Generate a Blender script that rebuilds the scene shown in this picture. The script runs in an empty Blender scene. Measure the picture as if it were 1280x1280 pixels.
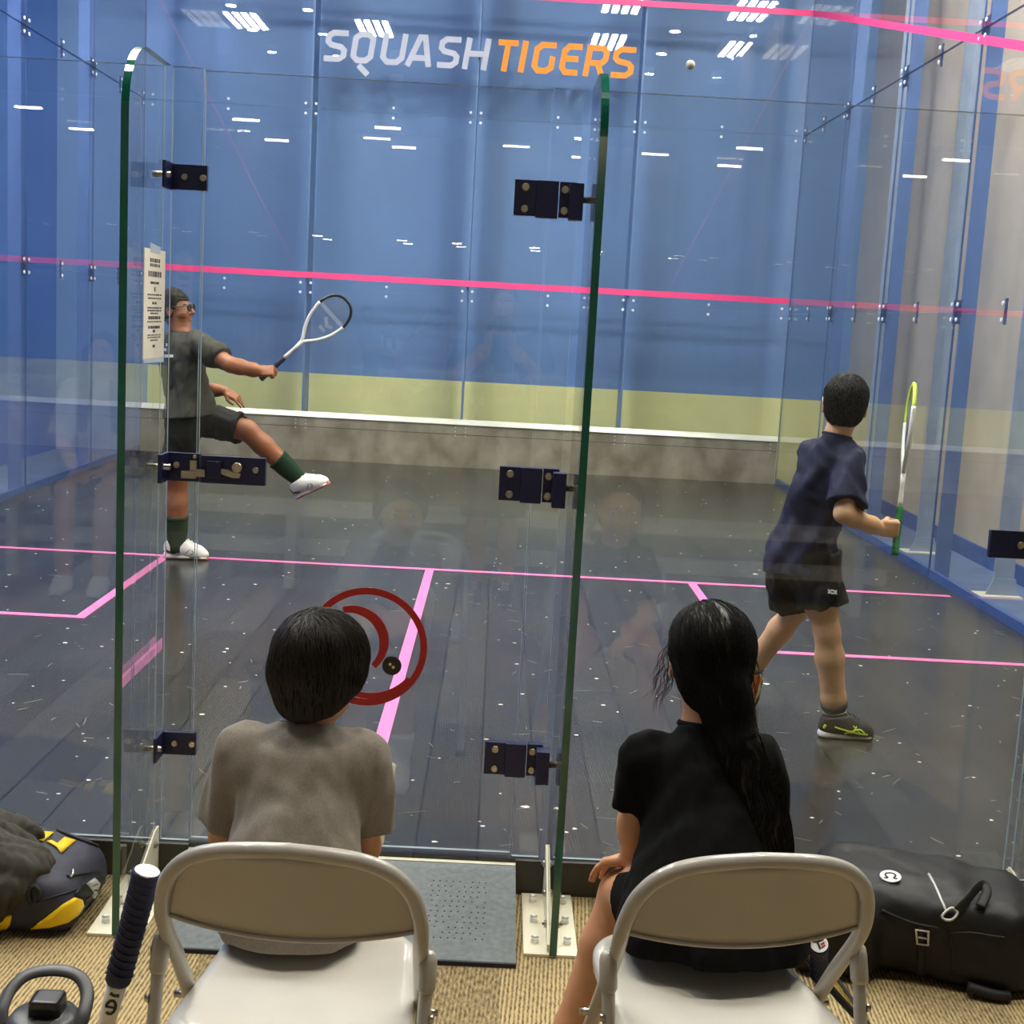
import bpy, bmesh, math, random
import numpy as np
from mathutils import Vector, Matrix
from mathutils.bvhtree import BVHTree

random.seed(7)
rng = np.random.default_rng(7)
SC = bpy.context.scene
COL = SC.collection

# ------------------------------------------------------------------ camera, exposure, world, lights
CAM = Vector((0.348185, -3.552971, 1.517214))
YAW, PITCH, ROLL, FOC = 0.0160314, -0.1452249, 0.0547123, 1656.42


def cam_axes():
    cy, sy, cp, sp = math.cos(YAW), math.sin(YAW), math.cos(PITCH), math.sin(PITCH)
    fwd = Vector((sy * cp, cy * cp, sp)); right = Vector((cy, -sy, 0)); up = right.cross(fwd)
    cr, sr = math.cos(ROLL), math.sin(ROLL)
    return cr * right + sr * up, -sr * right + cr * up, fwd


CR, CU, CF = cam_axes()
cd = bpy.data.cameras.new('camera')
cam = bpy.data.objects.new('camera', cd)
COL.objects.link(cam)
m = Matrix((CR, CU, -CF)).transposed().to_4x4()
m.translation = CAM
cam.matrix_world = m
cd.sensor_width = 36.0
cd.lens = FOC / 1280 * 36.0
cd.clip_start = 0.05
cd.clip_end = 200
SC.camera = cam
SC.view_settings.view_transform = 'Standard'
SC.view_settings.look = 'None'
SC.view_settings.gamma = 1.0
SC.view_settings.use_curve_mapping = False
SC.view_settings.exposure = 0.0

w = bpy.data.worlds.new('world'); SC.world = w; w.use_nodes = True
w.node_tree.nodes['Background'].inputs[0].default_value = (0.9, 0.95, 1.0, 1)
w.node_tree.nodes['Background'].inputs[1].default_value = 0.02
cy_ = SC.cycles
cy_.max_bounces = 14; cy_.diffuse_bounces = 4; cy_.glossy_bounces = 6
cy_.transparent_max_bounces = 40; cy_.transmission_bounces = 6
cy_.caustics_reflective = False; cy_.caustics_refractive = False
cy_.sample_clamp_indirect = 6.0
cy_.use_denoising = True
try:
    cy_.denoiser = 'OPENIMAGEDENOISE'
except Exception:
    pass

TROFFER_E, SPOT_E, TUBE_E = 88.0, 300.0, 42.0      # strengths of the lamps' own faces


def at(px, py, Y):
    """Point of the plane Y in the line of sight of a picture position (measuring help)."""
    d = CF + CR * ((px - 640) / FOC) - CU * ((py - 640) / FOC)
    return CAM + d * ((Y - CAM.y) / d.y)


def atz(px, py, Z):
    d = CF + CR * ((px - 640) / FOC) - CU * ((py - 640) / FOC)
    return CAM + d * ((Z - CAM.z) / d.z)


# ------------------------------------------------------------------ materials
def lin(c):
    f = lambda v: v / 12.92 if v <= 0.04045 else ((v + 0.055) / 1.055) ** 2.4
    return tuple(f(v / 255.0) for v in c) + (1.0,)


def mat(name, rgb, rough=0.6, metal=0.0, spec=0.5, var=0.06, vscale=8.0, bump=0.0, bscale=60.0, coat=0.0, sheen=0.0):
    mt = bpy.data.materials.new(name); mt.use_nodes = True
    nt = mt.node_tree; b = nt.nodes['Principled BSDF']
    b.inputs['Roughness'].default_value = rough; b.inputs['Metallic'].default_value = metal
    b.inputs['Specular IOR Level'].default_value = spec
    b.inputs['Coat Weight'].default_value = coat
    if sheen:
        b.inputs['Sheen Weight'].default_value = sheen
    c = lin(rgb)
    tc = nt.nodes.new('ShaderNodeTexCoord')
    n = nt.nodes.new('ShaderNodeTexNoise'); n.inputs['Scale'].default_value = vscale; n.inputs['Detail'].default_value = 5
    nt.links.new(tc.outputs['Object'], n.inputs['Vector'])
    r = nt.nodes.new('ShaderNodeValToRGB')
    r.color_ramp.elements[0].position = 0.3; r.color_ramp.elements[1].position = 0.7
    r.color_ramp.elements[0].color = tuple(max(0, v * (1 - var * 2)) for v in c[:3]) + (1,)
    r.color_ramp.elements[1].color = tuple(min(1, v * (1 + var * 2)) for v in c[:3]) + (1,)
    nt.links.new(n.outputs['Fac'], r.inputs['Fac']); nt.links.new(r.outputs['Color'], b.inputs['Base Color'])
    if bump:
        n2 = nt.nodes.new('ShaderNodeTexNoise'); n2.inputs['Scale'].default_value = bscale; n2.inputs['Detail'].default_value = 3
        nt.links.new(tc.outputs['Object'], n2.inputs['Vector'])
        bp = nt.nodes.new('ShaderNodeBump'); bp.inputs['Strength'].default_value = bump; bp.inputs['Distance'].default_value = 0.01
        nt.links.new(n2.outputs['Fac'], bp.inputs['Height']); nt.links.new(bp.outputs['Normal'], b.inputs['Normal'])
    return mt


def emit(name, rgb, s):
    mt = bpy.data.materials.new(name); mt.use_nodes = True
    nt = mt.node_tree; nt.nodes.clear()
    o = nt.nodes.new('ShaderNodeOutputMaterial'); e = nt.nodes.new('ShaderNodeEmission')
    e.inputs[0].default_value = lin(rgb); e.inputs[1].default_value = s
    nt.links.new(e.outputs[0], o.inputs[0])
    return mt


def glass(name, tint=(0.985, 0.995, 0.99), r0=0.043, smear=0.0):
    """Clear sheet glass: straight-through light plus a Schlick reflection at each face."""
    mt = bpy.data.materials.new(name); mt.use_nodes = True
    nt = mt.node_tree; nt.nodes.clear(); N = nt.nodes.new; L = nt.links.new
    o = N('ShaderNodeOutputMaterial'); mx = N('ShaderNodeMixShader')
    tr = N('ShaderNodeBsdfTransparent'); tr.inputs[0].default_value = tuple(tint) + (1,)
    gl = N('ShaderNodeBsdfGlossy'); gl.inputs['Roughness'].default_value = 0.0
    lw = N('ShaderNodeLayerWeight'); lw.inputs[0].default_value = 0.5
    p = N('ShaderNodeMath'); p.operation = 'POWER'; p.inputs[1].default_value = 5
    mu = N('ShaderNodeMath'); mu.operation = 'MULTIPLY_ADD'; mu.inputs[1].default_value = 1 - r0; mu.inputs[2].default_value = r0
    L(lw.outputs['Facing'], p.inputs[0]); L(p.outputs[0], mu.inputs[0]); L(mu.outputs[0], mx.inputs[0])
    L(tr.outputs[0], mx.inputs[1]); L(gl.outputs[0], mx.inputs[2]); L(mx.outputs[0], o.inputs[0])
    return mt


M = {}
M['glass'] = glass('clear_glass')
M['seam'] = mat('seam_grey', (150, 164, 166), 0.3, var=0.05)
M['seam_blue'] = mat('seam_blue', (62, 88, 140), 0.4, var=0.05)
M['post_blue'] = mat('post_blue', (84, 112, 168), 0.45, var=0.06, vscale=5)
M['edge'] = mat('glass_edge', (18, 92, 74), 0.12, spec=0.8, var=0.1)
M['blue_wall'] = mat('blue_paint', (104, 138, 190), 0.55, var=0.03, vscale=1.5)
M['blue_left'] = mat('blue_paint_side', (66, 112, 194), 0.55, var=0.03, vscale=1.5)
M['beige_wall'] = mat('beige_wall', (194, 178, 157), 0.7, var=0.04, vscale=3)
M['lime_band'] = mat('pale_green_paint', (222, 220, 158), 0.6, var=0.03, vscale=3)
M['hall_wall'] = mat('hall_wall', (176, 172, 164), 0.8)
M['ceiling'] = mat('ceiling', (62, 64, 70), 0.9)
M['blue_base'] = mat('blue_base', (44, 82, 150), 0.45, var=0.12, vscale=12)
M['outer_floor'] = mat('painted_concrete', (92, 112, 150), 0.5, var=0.1, vscale=5)
M['pink'] = mat('pink_line', (255, 74, 140), 0.5, var=0.02)
M['pink_floor'] = mat('pink_floor_line', (230, 120, 176), 0.5, var=0.03)
M['navy_metal'] = mat('navy_metal', (16, 22, 66), 0.35, spec=0.5, var=0.05)
M['steel'] = mat('steel', (190, 182, 165), 0.28, metal=1.0, var=0.1, vscale=30)
M['white_metal'] = mat('white_metal', (236, 230, 206), 0.4, var=0.03)
M['kick'] = mat('dark_kick_board', (58, 54, 46), 0.5, var=0.15, vscale=6)
M['rubber'] = mat('grey_rubber', (112, 118, 120), 0.8, var=0.08, vscale=60, bump=0.2, bscale=300)
M['rubber_dark'] = mat('dark_rubber', (36, 40, 52), 0.7)
M['paper'] = mat('paper', (240, 232, 215), 0.7, var=0.02)
M['ink'] = mat('ink', (60, 58, 60), 0.7)
M['grey_letter'] = mat('grey_vinyl', (168, 174, 188), 0.5, var=0.02)
M['orange_letter'] = mat('orange_vinyl', (242, 132, 0), 0.5, var=0.02)
M['red_decal'] = mat('red_vinyl', (168, 18, 14), 0.5, var=0.05)
M['black'] = mat('black_vinyl', (12, 12, 12), 0.5)
M['yellow'] = mat('yellow_dot', (250, 214, 110), 0.5)
M['white'] = mat('white_plain', (240, 240, 238), 0.5, var=0.02)
M['dot'] = mat('bolt_white', (236, 240, 248), 0.4, var=0.02)
M['clamp'] = mat('clamp_plate', (40, 60, 110), 0.4)
M['chair'] = mat('chair_enamel', (168, 163, 154), 0.28, spec=0.5, var=0.02, coat=0.25)
M['chair_seat'] = mat('chair_seat_enamel', (196, 192, 182), 0.26, spec=0.5, var=0.02, coat=0.3)
M['troffer'] = emit('troffer_tube', (255, 251, 242), TROFFER_E)
M['spot'] = emit('spot_lens', (240, 255, 250), SPOT_E)
M['tube'] = emit('tube_lamp', (255, 238, 205), TUBE_E)
M['lamp_body'] = mat('lamp_body', (200, 200, 205), 0.5)


def tin_material():
    mt = bpy.data.materials.new('sheet_metal'); mt.use_nodes = True
    nt = mt.node_tree; b = nt.nodes['Principled BSDF']; N = nt.nodes.new; L = nt.links.new
    tc = N('ShaderNodeTexCoord'); mp = N('ShaderNodeMapping'); mp.inputs['Scale'].default_value = (1.5, 1, 1.1)
    L(tc.outputs['Object'], mp.inputs[0])
    n = N('ShaderNodeTexNoise'); n.inputs['Scale'].default_value = 2.6; n.inputs['Detail'].default_value = 5; n.inputs['Distortion'].default_value = 0.2
    L(mp.outputs[0], n.inputs['Vector'])
    r = N('ShaderNodeValToRGB'); e = r.color_ramp.elements
    e[0].position = 0.32; e[0].color = lin((144, 136, 117)); e[1].position = 0.72; e[1].color = lin((198, 191, 170))
    L(n.outputs['Fac'], r.inputs['Fac']); L(r.outputs['Color'], b.inputs['Base Color'])
    b.inputs['Metallic'].default_value = 0.5; b.inputs['Roughness'].default_value = 0.3
    return mt


M['tin'] = tin_material()
M['tin_top'] = mat('bright_metal', (236, 236, 222), 0.3, metal=0.4, var=0.05, vscale=4)


def court_floor_material():
    mt = bpy.data.materials.new('dark_plank_floor'); mt.use_nodes = True
    nt = mt.node_tree; b = nt.nodes['Principled BSDF']; N = nt.nodes.new; L = nt.links.new
    tc = N('ShaderNodeTexCoord')
    br = N('ShaderNodeTexBrick')
    mp = N('ShaderNodeMapping'); mp.inputs['Rotation'].default_value = (0, 0, math.pi / 2)
    L(tc.outputs['Object'], mp.inputs[0]); L(mp.outputs[0], br.inputs['Vector'])
    br.offset = 0.37
    br.inputs['Scale'].default_value = 1.0; br.inputs['Mortar Size'].default_value = 0.0036; br.inputs['Bias'].default_value = 0.0
    br.inputs['Brick Width'].default_value = 1.25; br.inputs['Row Height'].default_value = 0.18
    br.inputs['Color1'].default_value = lin((40, 41, 39)); br.inputs['Color2'].default_value = lin((56, 57, 54)); br.inputs['Mortar'].default_value = lin((16, 16, 17))
    # cloudy wear
    n = N('ShaderNodeTexNoise'); n.inputs['Scale'].default_value = 1.3; n.inputs['Detail'].default_value = 3
    L(tc.outputs['Object'], n.inputs['Vector'])
    rp = N('ShaderNodeValToRGB'); e = rp.color_ramp.elements
    e[0].position = 0.25; e[0].color = (0.82, 0.82, 0.82, 1); e[1].position = 0.75; e[1].color = (1.25, 1.22, 1.15, 1)
    L(n.outputs['Fac'], rp.inputs['Fac'])
    mx = N('ShaderNodeVectorMath'); mx.operation = 'MULTIPLY'
    L(br.outputs['Color'], mx.inputs[0]); L(rp.outputs['Color'], mx.inputs[1]); L(mx.outputs[0], b.inputs['Base Color'])
    b.inputs['Roughness'].default_value = 0.24
    b.inputs['Specular IOR Level'].default_value = 0.5
    return mt


def carpet_material():
    mt = bpy.data.materials.new('striped_carpet'); mt.use_nodes = True
    nt = mt.node_tree; b = nt.nodes['Principled BSDF']; N = nt.nodes.new; L = nt.links.new
    tc = N('ShaderNodeTexCoord')
    wv = N('ShaderNodeTexWave'); wv.wave_type = 'BANDS'; wv.bands_direction = 'X'
    wv.inputs['Scale'].default_value = 30.0; wv.inputs['Distortion'].default_value = 1.6; wv.inputs['Detail'].default_value = 2; wv.inputs['Detail Scale'].default_value = 3
    mp = N('ShaderNodeMapping'); mp.inputs['Rotation'].default_value = (0, 0, 0.06)
    L(tc.outputs['Object'], mp.inputs[0]); L(mp.outputs[0], wv.inputs['Vector'])
    ch = N('ShaderNodeTexBrick'); ch.offset = 0.5
    ch.inputs['Scale'].default_value = 1.0; ch.inputs['Brick Width'].default_value = 0.5; ch.inputs['Row Height'].default_value = 0.25; ch.inputs['Mortar Size'].default_value = 0.0
    ch.inputs['Color1'].default_value = (0.12, 0.12, 0.12, 1); ch.inputs['Color2'].default_value = (0.9, 0.9, 0.9, 1)
    mpr = N('ShaderNodeMapping'); mpr.inputs['Rotation'].default_value = (0, 0, math.pi / 2); mpr.inputs['Location'].default_value = (0.13, 0.07, 0)
    L(tc.outputs['Object'], mpr.inputs[0]); L(mpr.outputs[0], ch.inputs['Vector'])
    n = N('ShaderNodeTexNoise'); n.inputs['Scale'].default_value = 150; n.inputs['Detail'].default_value = 3
    mpn = N('ShaderNodeMapping'); mpn.inputs['Scale'].default_value = (1, 0.3, 1); L(tc.outputs['Object'], mpn.inputs[0]); L(mpn.outputs[0], n.inputs['Vector'])
    # stripe strength changes from tile to tile
    mu = N('ShaderNodeMath'); mu.operation = 'MULTIPLY'; L(wv.outputs['Fac'], mu.inputs[0]); L(ch.outputs['Color'], mu.inputs[1])
    r = N('ShaderNodeValToRGB'); e = r.color_ramp.elements
    e[0].position = 0.05; e[0].color = lin((92, 80, 60)); e[1].position = 0.75; e[1].color = lin((186, 164, 120))
    ad = N('ShaderNodeMath'); ad.operation = 'MULTIPLY_ADD'; ad.inputs[1].default_value = 1.25; L(n.outputs['Fac'], ad.inputs[0]); L(mu.outputs[0], ad.inputs[2])
    sb = N('ShaderNodeMath'); sb.operation = 'SUBTRACT'; sb.inputs[1].default_value = 0.44; L(ad.outputs[0], sb.inputs[0])
    L(sb.outputs[0], r.inputs['Fac']); L(r.outputs['Color'], b.inputs['Base Color'])
    b.inputs['Roughness'].default_value = 0.95; b.inputs['Specular IOR Level'].default_value = 0.1
    bp = N('ShaderNodeBump'); bp.inputs['Strength'].default_value = 0.6; bp.inputs['Distance'].default_value = 0.004
    L(ad.outputs[0], bp.inputs['Height']); L(bp.outputs['Normal'], b.inputs['Normal'])
    return mt


M['court_floor'] = court_floor_material()
M['carpet'] = carpet_material()


# ------------------------------------------------------------------ mesh helpers
def link(name, me, mats=None, parent=None, loc=None, smooth=False):
    o = bpy.data.objects.new(name, me); COL.objects.link(o)
    if mats is not None:
        for x in (mats if isinstance(mats, (list, tuple)) else [mats]):
            me.materials.append(x)
    if smooth and len(me.polygons):
        me.polygons.foreach_set('use_smooth', [True] * len(me.polygons))
    if parent is not None:
        o.parent = parent
        o.matrix_parent_inverse = Matrix.Identity(4)
        q = Vector()
        p_ = parent
        while p_ is not None:
            q += p_.location; p_ = p_.parent
        me.transform(Matrix.Translation(-q))
        if loc is not None:
            o.location = loc
    elif loc is not None:
        o.location = loc
    return o


def empty(name, loc=(0, 0, 0), parent=None):
    o = bpy.data.objects.new(name, None); COL.objects.link(o); o.location = loc; o.empty_display_size = 0.1
    if parent is not None:
        o.parent = parent
    return o


def tag(o, label=None, cat=None, group=None, kind=None):
    for k, v in (('label', label), ('category', cat), ('group', group), ('kind', kind)):
        if v:
            o[k] = v
    return o


def bm_mesh(bm, name='mesh'):
    me = bpy.data.meshes.new(name); bm.normal_update(); bm.to_mesh(me); bm.free()
    return me


def add_box(bm, lo, hi, mi=0, bevel=0.0):
    vs = [bm.verts.new((x, y, z)) for x in (lo[0], hi[0]) for y in (lo[1], hi[1]) for z in (lo[2], hi[2])]
    fs = [bm.faces.new([vs[i] for i in q]) for q in ((0, 1, 3, 2), (4, 6, 7, 5), (0, 4, 5, 1), (2, 3, 7, 6), (0, 2, 6, 4), (1, 5, 7, 3))]
    for f in fs:
        f.material_index = mi
    if bevel:
        es = list({e for f in fs for e in f.edges})
        bmesh.ops.bevel(bm, geom=es, offset=bevel, segments=2, affect='EDGES', profile=0.7)
    return fs


def box(name, lo, hi, mt, parent=None, bevel=0.0, smooth=False):
    bm = bmesh.new(); add_box(bm, lo, hi, 0, bevel)
    return link(name, bm_mesh(bm, name), mt, parent, smooth=smooth)


def frame_of(d, hint=Vector((0, 0, 1))):
    d = d.normalized()
    if abs(d.dot(hint)) > 0.97:
        hint = Vector((1, 0, 0))
    a = hint.cross(d).normalized()
    return a, d.cross(a)


def add_cyl(bm, p0, p1, r0, r1=None, seg=16, mi=0, cap=True):
    p0, p1 = Vector(p0), Vector(p1); r1 = r0 if r1 is None else r1
    a, b = frame_of(p1 - p0)
    A = []; B = []
    for i in range(seg):
        t = 2 * math.pi * i / seg; u = a * math.cos(t) + b * math.sin(t)
        A.append(bm.verts.new(p0 + u * r0)); B.append(bm.verts.new(p1 + u * r1))
    fs = []
    for i in range(seg):
        j = (i + 1) % seg; fs.append(bm.faces.new((A[i], A[j], B[j], B[i])))
    if cap:
        fs.append(bm.faces.new(A[::-1])); fs.append(bm.faces.new(B))
    for f in fs:
        f.material_index = mi
        f.smooth = len(f.verts) == 4
    return fs


def smooth_path(pts, n=6, closed=False):
    """Catmull-Rom resampling."""
    P = [Vector(p) for p in pts]; out = []; N = len(P)
    rngi = range(N) if closed else range(N - 1)
    for i in rngi:
        if closed:
            p0, p1, p2, p3 = P[(i - 1) % N], P[i], P[(i + 1) % N], P[(i + 2) % N]
        else:
            p0, p1, p2, p3 = P[max(i - 1, 0)], P[i], P[i + 1], P[min(i + 2, N - 1)]
        for k in range(n):
            t = k / n
            out.append(0.5 * ((2 * p1) + (p2 - p0) * t + (2 * p0 - 5 * p1 + 4 * p2 - p3) * t * t + (3 * p1 - p0 - 3 * p2 + p3) * t ** 3))
    if not closed:
        out.append(P[-1])
    return out


def add_tube(bm, pts, r, seg=12, mi=0, closed=False, flat=None, cap=True, hint=Vector((0, 0, 1))):
    """Sweep; r a number or a list; flat=(a, b) scales the section along its two axes."""
    P = [Vector(p) for p in pts]; n = len(P); rings = []
    tang = []
    for i in range(n):
        if closed:
            t = P[(i + 1) % n] - P[(i - 1) % n]
        else:
            t = P[min(i + 1, n - 1)] - P[max(i - 1, 0)]
        tang.append(t.normalized())
    a, b = frame_of(tang[0], hint)
    for i in range(n):
        if i:
            a = (a - tang[i] * a.dot(tang[i])).normalized(); b = tang[i].cross(a)
        rr = r[i] if isinstance(r, (list, tuple)) else r
        fa, fb = flat if flat else (1, 1)
        rings.append([bm.verts.new(P[i] + a * (math.cos(2 * math.pi * k / seg) * rr * fa) + b * (math.sin(2 * math.pi * k / seg) * rr * fb)) for k in range(seg)])
    fs = []
    for i in range(n if closed else n - 1):
        A, B = rings[i], rings[(i + 1) % n]
        for k in range(seg):
            j = (k + 1) % seg; fs.append(bm.faces.new((A[k], A[j], B[j], B[k])))
    for f in fs:
        f.smooth = True
    if not closed and cap:
        fs.append(bm.faces.new(rings[0][::-1])); fs.append(bm.faces.new(rings[-1]))
    for f in fs:
        f.material_index = mi
    return fs


def tube(name, pts, r, mt, parent=None, **k):
    bm = bmesh.new(); add_tube(bm, pts, r, **k)
    return link(name, bm_mesh(bm, name), mt, parent)


def add_prism(bm, poly, thick, mtx, mi=0, side_mi=None):
    """Flat outline poly [(u, v)...] of given thickness along w, placed by mtx (4x4)."""
    A = [bm.verts.new(mtx @ Vector((u, v, 0))) for u, v in poly]
    B = [bm.verts.new(mtx @ Vector((u, v, thick))) for u, v in poly]
    n = len(poly)
    f1 = bm.faces.new(A[::-1]); f2 = bm.faces.new(B)
    f1.material_index = mi; f2.material_index = mi
    for i in range(n):
        j = (i + 1) % n; f = bm.faces.new((A[i], A[j], B[j], B[i])); f.material_index = mi if side_mi is None else side_mi


def basis(o, u, v):
    u = Vector(u).normalized(); v = Vector(v); w_ = u.cross(v).normalized(); v = w_.cross(u)
    mm = Matrix((u, v, w_)).transposed().to_4x4(); mm.translation = Vector(o)
    return mm


def bar_strip(bm, pts, width, mtx, thick=0.002, mi=0, closed=False):
    """Thick polyline of a decal in the plane of mtx: mitred ribbon with thickness."""
    n = len(pts); P = [Vector((p[0], p[1])) for p in pts]; Lp = []; Rp = []
    for i in range(n):
        if closed:
            d0 = (P[i] - P[i - 1]).normalized(); d1 = (P[(i + 1) % n] - P[i]).normalized()
        else:
            d0 = (P[i] - P[i - 1]).normalized() if i else (P[1] - P[0]).normalized()
            d1 = (P[i + 1] - P[i]).normalized() if i < n - 1 else d0
        t = d0 + d1
        t = t.normalized() if t.length > 1e-5 else d1
        nn = Vector((-t.y, t.x)); wd = width[i] if isinstance(width, (list, tuple)) else width
        s = wd / 2 / max(0.45, nn.dot(Vector((-d1.y, d1.x))))
        Lp.append(P[i] + nn * s); Rp.append(P[i] - nn * s)
    T = lambda p, z: bm.verts.new(mtx @ Vector((p.x, p.y, z)))
    a = [T(p, thick) for p in Lp]; b = [T(p, thick) for p in Rp]; c = [T(p, 0) for p in Lp]; d = [T(p, 0) for p in Rp]
    fs = []
    for i in range(n if closed else n - 1):
        j = (i + 1) % n
        fs += [bm.faces.new((b[i], b[j], a[j], a[i])), bm.faces.new((c[i], c[j], d[j], d[i])), bm.faces.new((a[i], a[j], c[j], c[i])), bm.faces.new((d[i], d[j], b[j], b[i]))]
    if not closed:
        fs += [bm.faces.new((a[0], c[0], d[0], b[0])), bm.faces.new((b[-1], d[-1], c[-1], a[-1]))]
    for f in fs:
        f.material_index = mi
# ------------------------------------------------------------------ the room
CZ = -0.10            # carpet level; the court floor is raised 0.10 m and is z = 0
HX, HY = 9.0, -12.0   # the hall behind the camera
XW, XE, YN, CEIL = -4.25, 4.0, 10.35, 6.0


def struct(o, label=None):
    o['kind'] = 'structure'
    if label:
        o['label'] = label
    return o


struct(box('floor', (-HX, HY, CZ - 0.2), (HX, 0.03, CZ), M['carpet']))
struct(box('floor_outer', (XW, 0.03, CZ - 0.2), (XE, YN, CZ), M['outer_floor']))
struct(box('floor_court', (-3.2, 0.03, CZ), (3.2, 9.76, 0.0), M['court_floor']))
struct(box('ceiling', (-HX, HY, CEIL), (HX, YN, CEIL + 0.1), M['ceiling']))
bm = bmesh.new()
add_box(bm, (-3.3, YN, CZ), (XE + 0.1, YN + 0.1, 0.835), 1)
add_box(bm, (XW - 0.1, YN, CZ), (-3.3, YN + 0.1, 0.835), 0)
add_box(bm, (XW - 0.1, YN, 0.835), (XE + 0.1, YN + 0.1, CEIL), 0)
struct(link('wall_north', bm_mesh(bm), [M['blue_wall'], M['lime_band']]))
struct(box('wall_east', (XE, 0.1, CZ), (XE + 0.1, YN, CEIL), M['beige_wall']))
struct(box('wall_west', (XW - 0.1, 0.1, CZ), (XW, YN, CEIL), M['blue_left']))
struct(box('baseboard_east', (XE - 0.02, 0.1, CZ), (XE, YN, 0.03), M['blue_base']))
struct(box('wall_hall_east_return', (XE, 0.0, CZ), (HX, 0.1, CEIL), M['blue_left']))
struct(box('wall_hall_west_return', (-HX, 0.0, CZ), (XW, 0.1, CEIL), M['blue_left']))
struct(box('wall_hall_east', (HX, HY, CZ), (HX + 0.1, 0.0, CEIL), M['hall_wall']))
struct(box('wall_hall_west', (-HX - 0.1, HY, CZ), (-HX, 0.0, CEIL), M['blue_left']))
struct(box('wall_hall_south', (-HX, HY - 0.1, CZ), (HX, HY, CEIL), M['hall_wall']))


# glass panes: faces clear, narrow edges green
def pane_bm(bm, lo, hi, axis):
    fs = add_box(bm, lo, hi, 1)
    for f in fs:
        f.normal_update()
        if abs(f.normal[axis]) > 0.9:
            f.material_index = 0
    return bm


def pane(name, lo, hi, axis, parent, edge=None):
    bm = pane_bm(bmesh.new(), lo, hi, axis)
    return link(name, bm_mesh(bm, name), [M['glass'], edge or M['seam']], parent)


ZJ = (0.0, 1.705, 3.42, 5.1)
GAP = 0.003


def clamp(parent, c, ax, two=False):
    """Point fitting at a joint: dark plate outside the pane, round white bolt heads inside. ax: 'y' front, '-x'/'x' sides."""
    bm = bmesh.new(); c = Vector(c)
    if ax == 'y':
        u, nrm = Vector((1, 0, 0)), Vector((0, -1, 0))
    else:
        u, nrm = Vector((0, 1, 0)), Vector((-1, 0, 0)) * (1 if ax == 'x' else -1)
    z = Vector((0, 0, 1))
    offs = [(0, 0.047), (0, -0.047)] if two else [(-0.05, 0.047), (0.05, 0.047), (-0.05, -0.047), (0.05, -0.047)]
    for a, b in offs:
        p = c + u * a + z * b
        add_cyl(bm, p, p + nrm * 0.006, 0.014, 0.012, seg=14, mi=0)
    hw = 0.02 if two else 0.075
    if ax == 'y':
        return link('glass_clamp', bm_mesh(bm), [M['dot']], parent)
    mt = basis(c - nrm * 0.016, u, z)
    add_prism(bm, [(-hw, -0.075), (hw, -0.075), (hw, 0.075), (-hw, 0.075)], 0.004, mt, 1)
    return link('glass_clamp', bm_mesh(bm), [M['dot'], M['clamp']], parent)


wf = struct(empty('wall_front', (0, 9.75, 0)))
xs = [-3.2, -1.6, 0.0, 1.6, 3.2]
for i in range(4):
    for k in range(3):
        pane('glass_pane', (xs[i] + GAP, 9.75, ZJ[k] + GAP), (xs[i + 1] - GAP, 9.762, ZJ[k + 1] - GAP), 1, wf)
for z in ZJ[1:3]:
    for x in xs[1:4]:
        clamp(wf, (x, 9.75, z), 'y')
    for i in range(4):
        clamp(wf, ((xs[i] + xs[i + 1]) / 2, 9.75, z), 'y', True)
    for sx in (-1, 1):
        clamp(wf, (sx * 3.13, 9.75, z), 'y', True)
ys = [0.06, 1.625, 3.25, 4.875, 6.5, 8.125, 9.745]
for sx, nm in ((1, 'wall_right'), (-1, 'wall_left')):
    wr = struct(empty(nm, (sx * 3.2, 4.9, 0)))
    for j in range(6):
        for k in range(3):
            x0, x1 = sorted((sx * 3.2, sx * 3.212))
            pane('glass_pane', (x0, ys[j] + GAP, ZJ[k] + GAP), (x1, ys[j + 1] - GAP, ZJ[k + 1] - GAP), 0, wr, M['seam_blue'])
    for z in ZJ[1:3]:
        for y in ys[1:6]:
            clamp(wr, (sx * 3.2, y, z), 'x' if sx > 0 else '-x')
        for j in range(6):
            clamp(wr, (sx * 3.2, (ys[j] + ys[j + 1]) / 2, z), 'x' if sx > 0 else '-x', True)
        clamp(wr, (sx * 3.2, 9.68, z), 'x' if sx > 0 else '-x', True)
    x0, x1 = sorted((sx * 3.203, sx * 3.235))
    box('base_channel', (x0, 0.06, CZ), (x1, 9.745, 0.055), M['blue_base'], wr)

# tin along the front wall
tin = struct(empty('trim_tin', (0, 9.7, 0)))
box('sheet', (-3.19, 9.715, 0.0), (3.19, 9.745, 0.43), M['tin'], tin)
bm = bmesh.new()
add_prism(bm, [(9.74, 0.43), (9.70, 0.43), (9.70, 0.435), (9.735, 0.482), (9.745, 0.482)], 6.38, basis((-3.19, 0, 0), (0, 1, 0), (0, 0, 1)))
link('capping', bm_mesh(bm), M['tin_top'], tin)
bm = bmesh.new()
for x in (-3.1, -1.65, -1.55, -0.05, 0.05, 1.55, 1.65, 3.12):
    for z in (0.40, 0.36, 0.32):
        add_cyl(bm, (x, 9.715, z), (x, 9.712, z), 0.006, seg=8)
link('screw', bm_mesh(bm), M['dot'], tin)
box('seam', (-3.19, 9.712, 0.33), (3.19, 9.7155, 0.334), M['ink'], tin)

# painted lines, 50 mm wide
def line(name, pts, thick=0.003):
    bm = bmesh.new()
    for lo, hi in pts:
        add_box(bm, lo, hi)
    return struct(link(name, bm_mesh(bm), M['pink_floor'] if name.startswith('trim_floor') else M['pink']))


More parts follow.
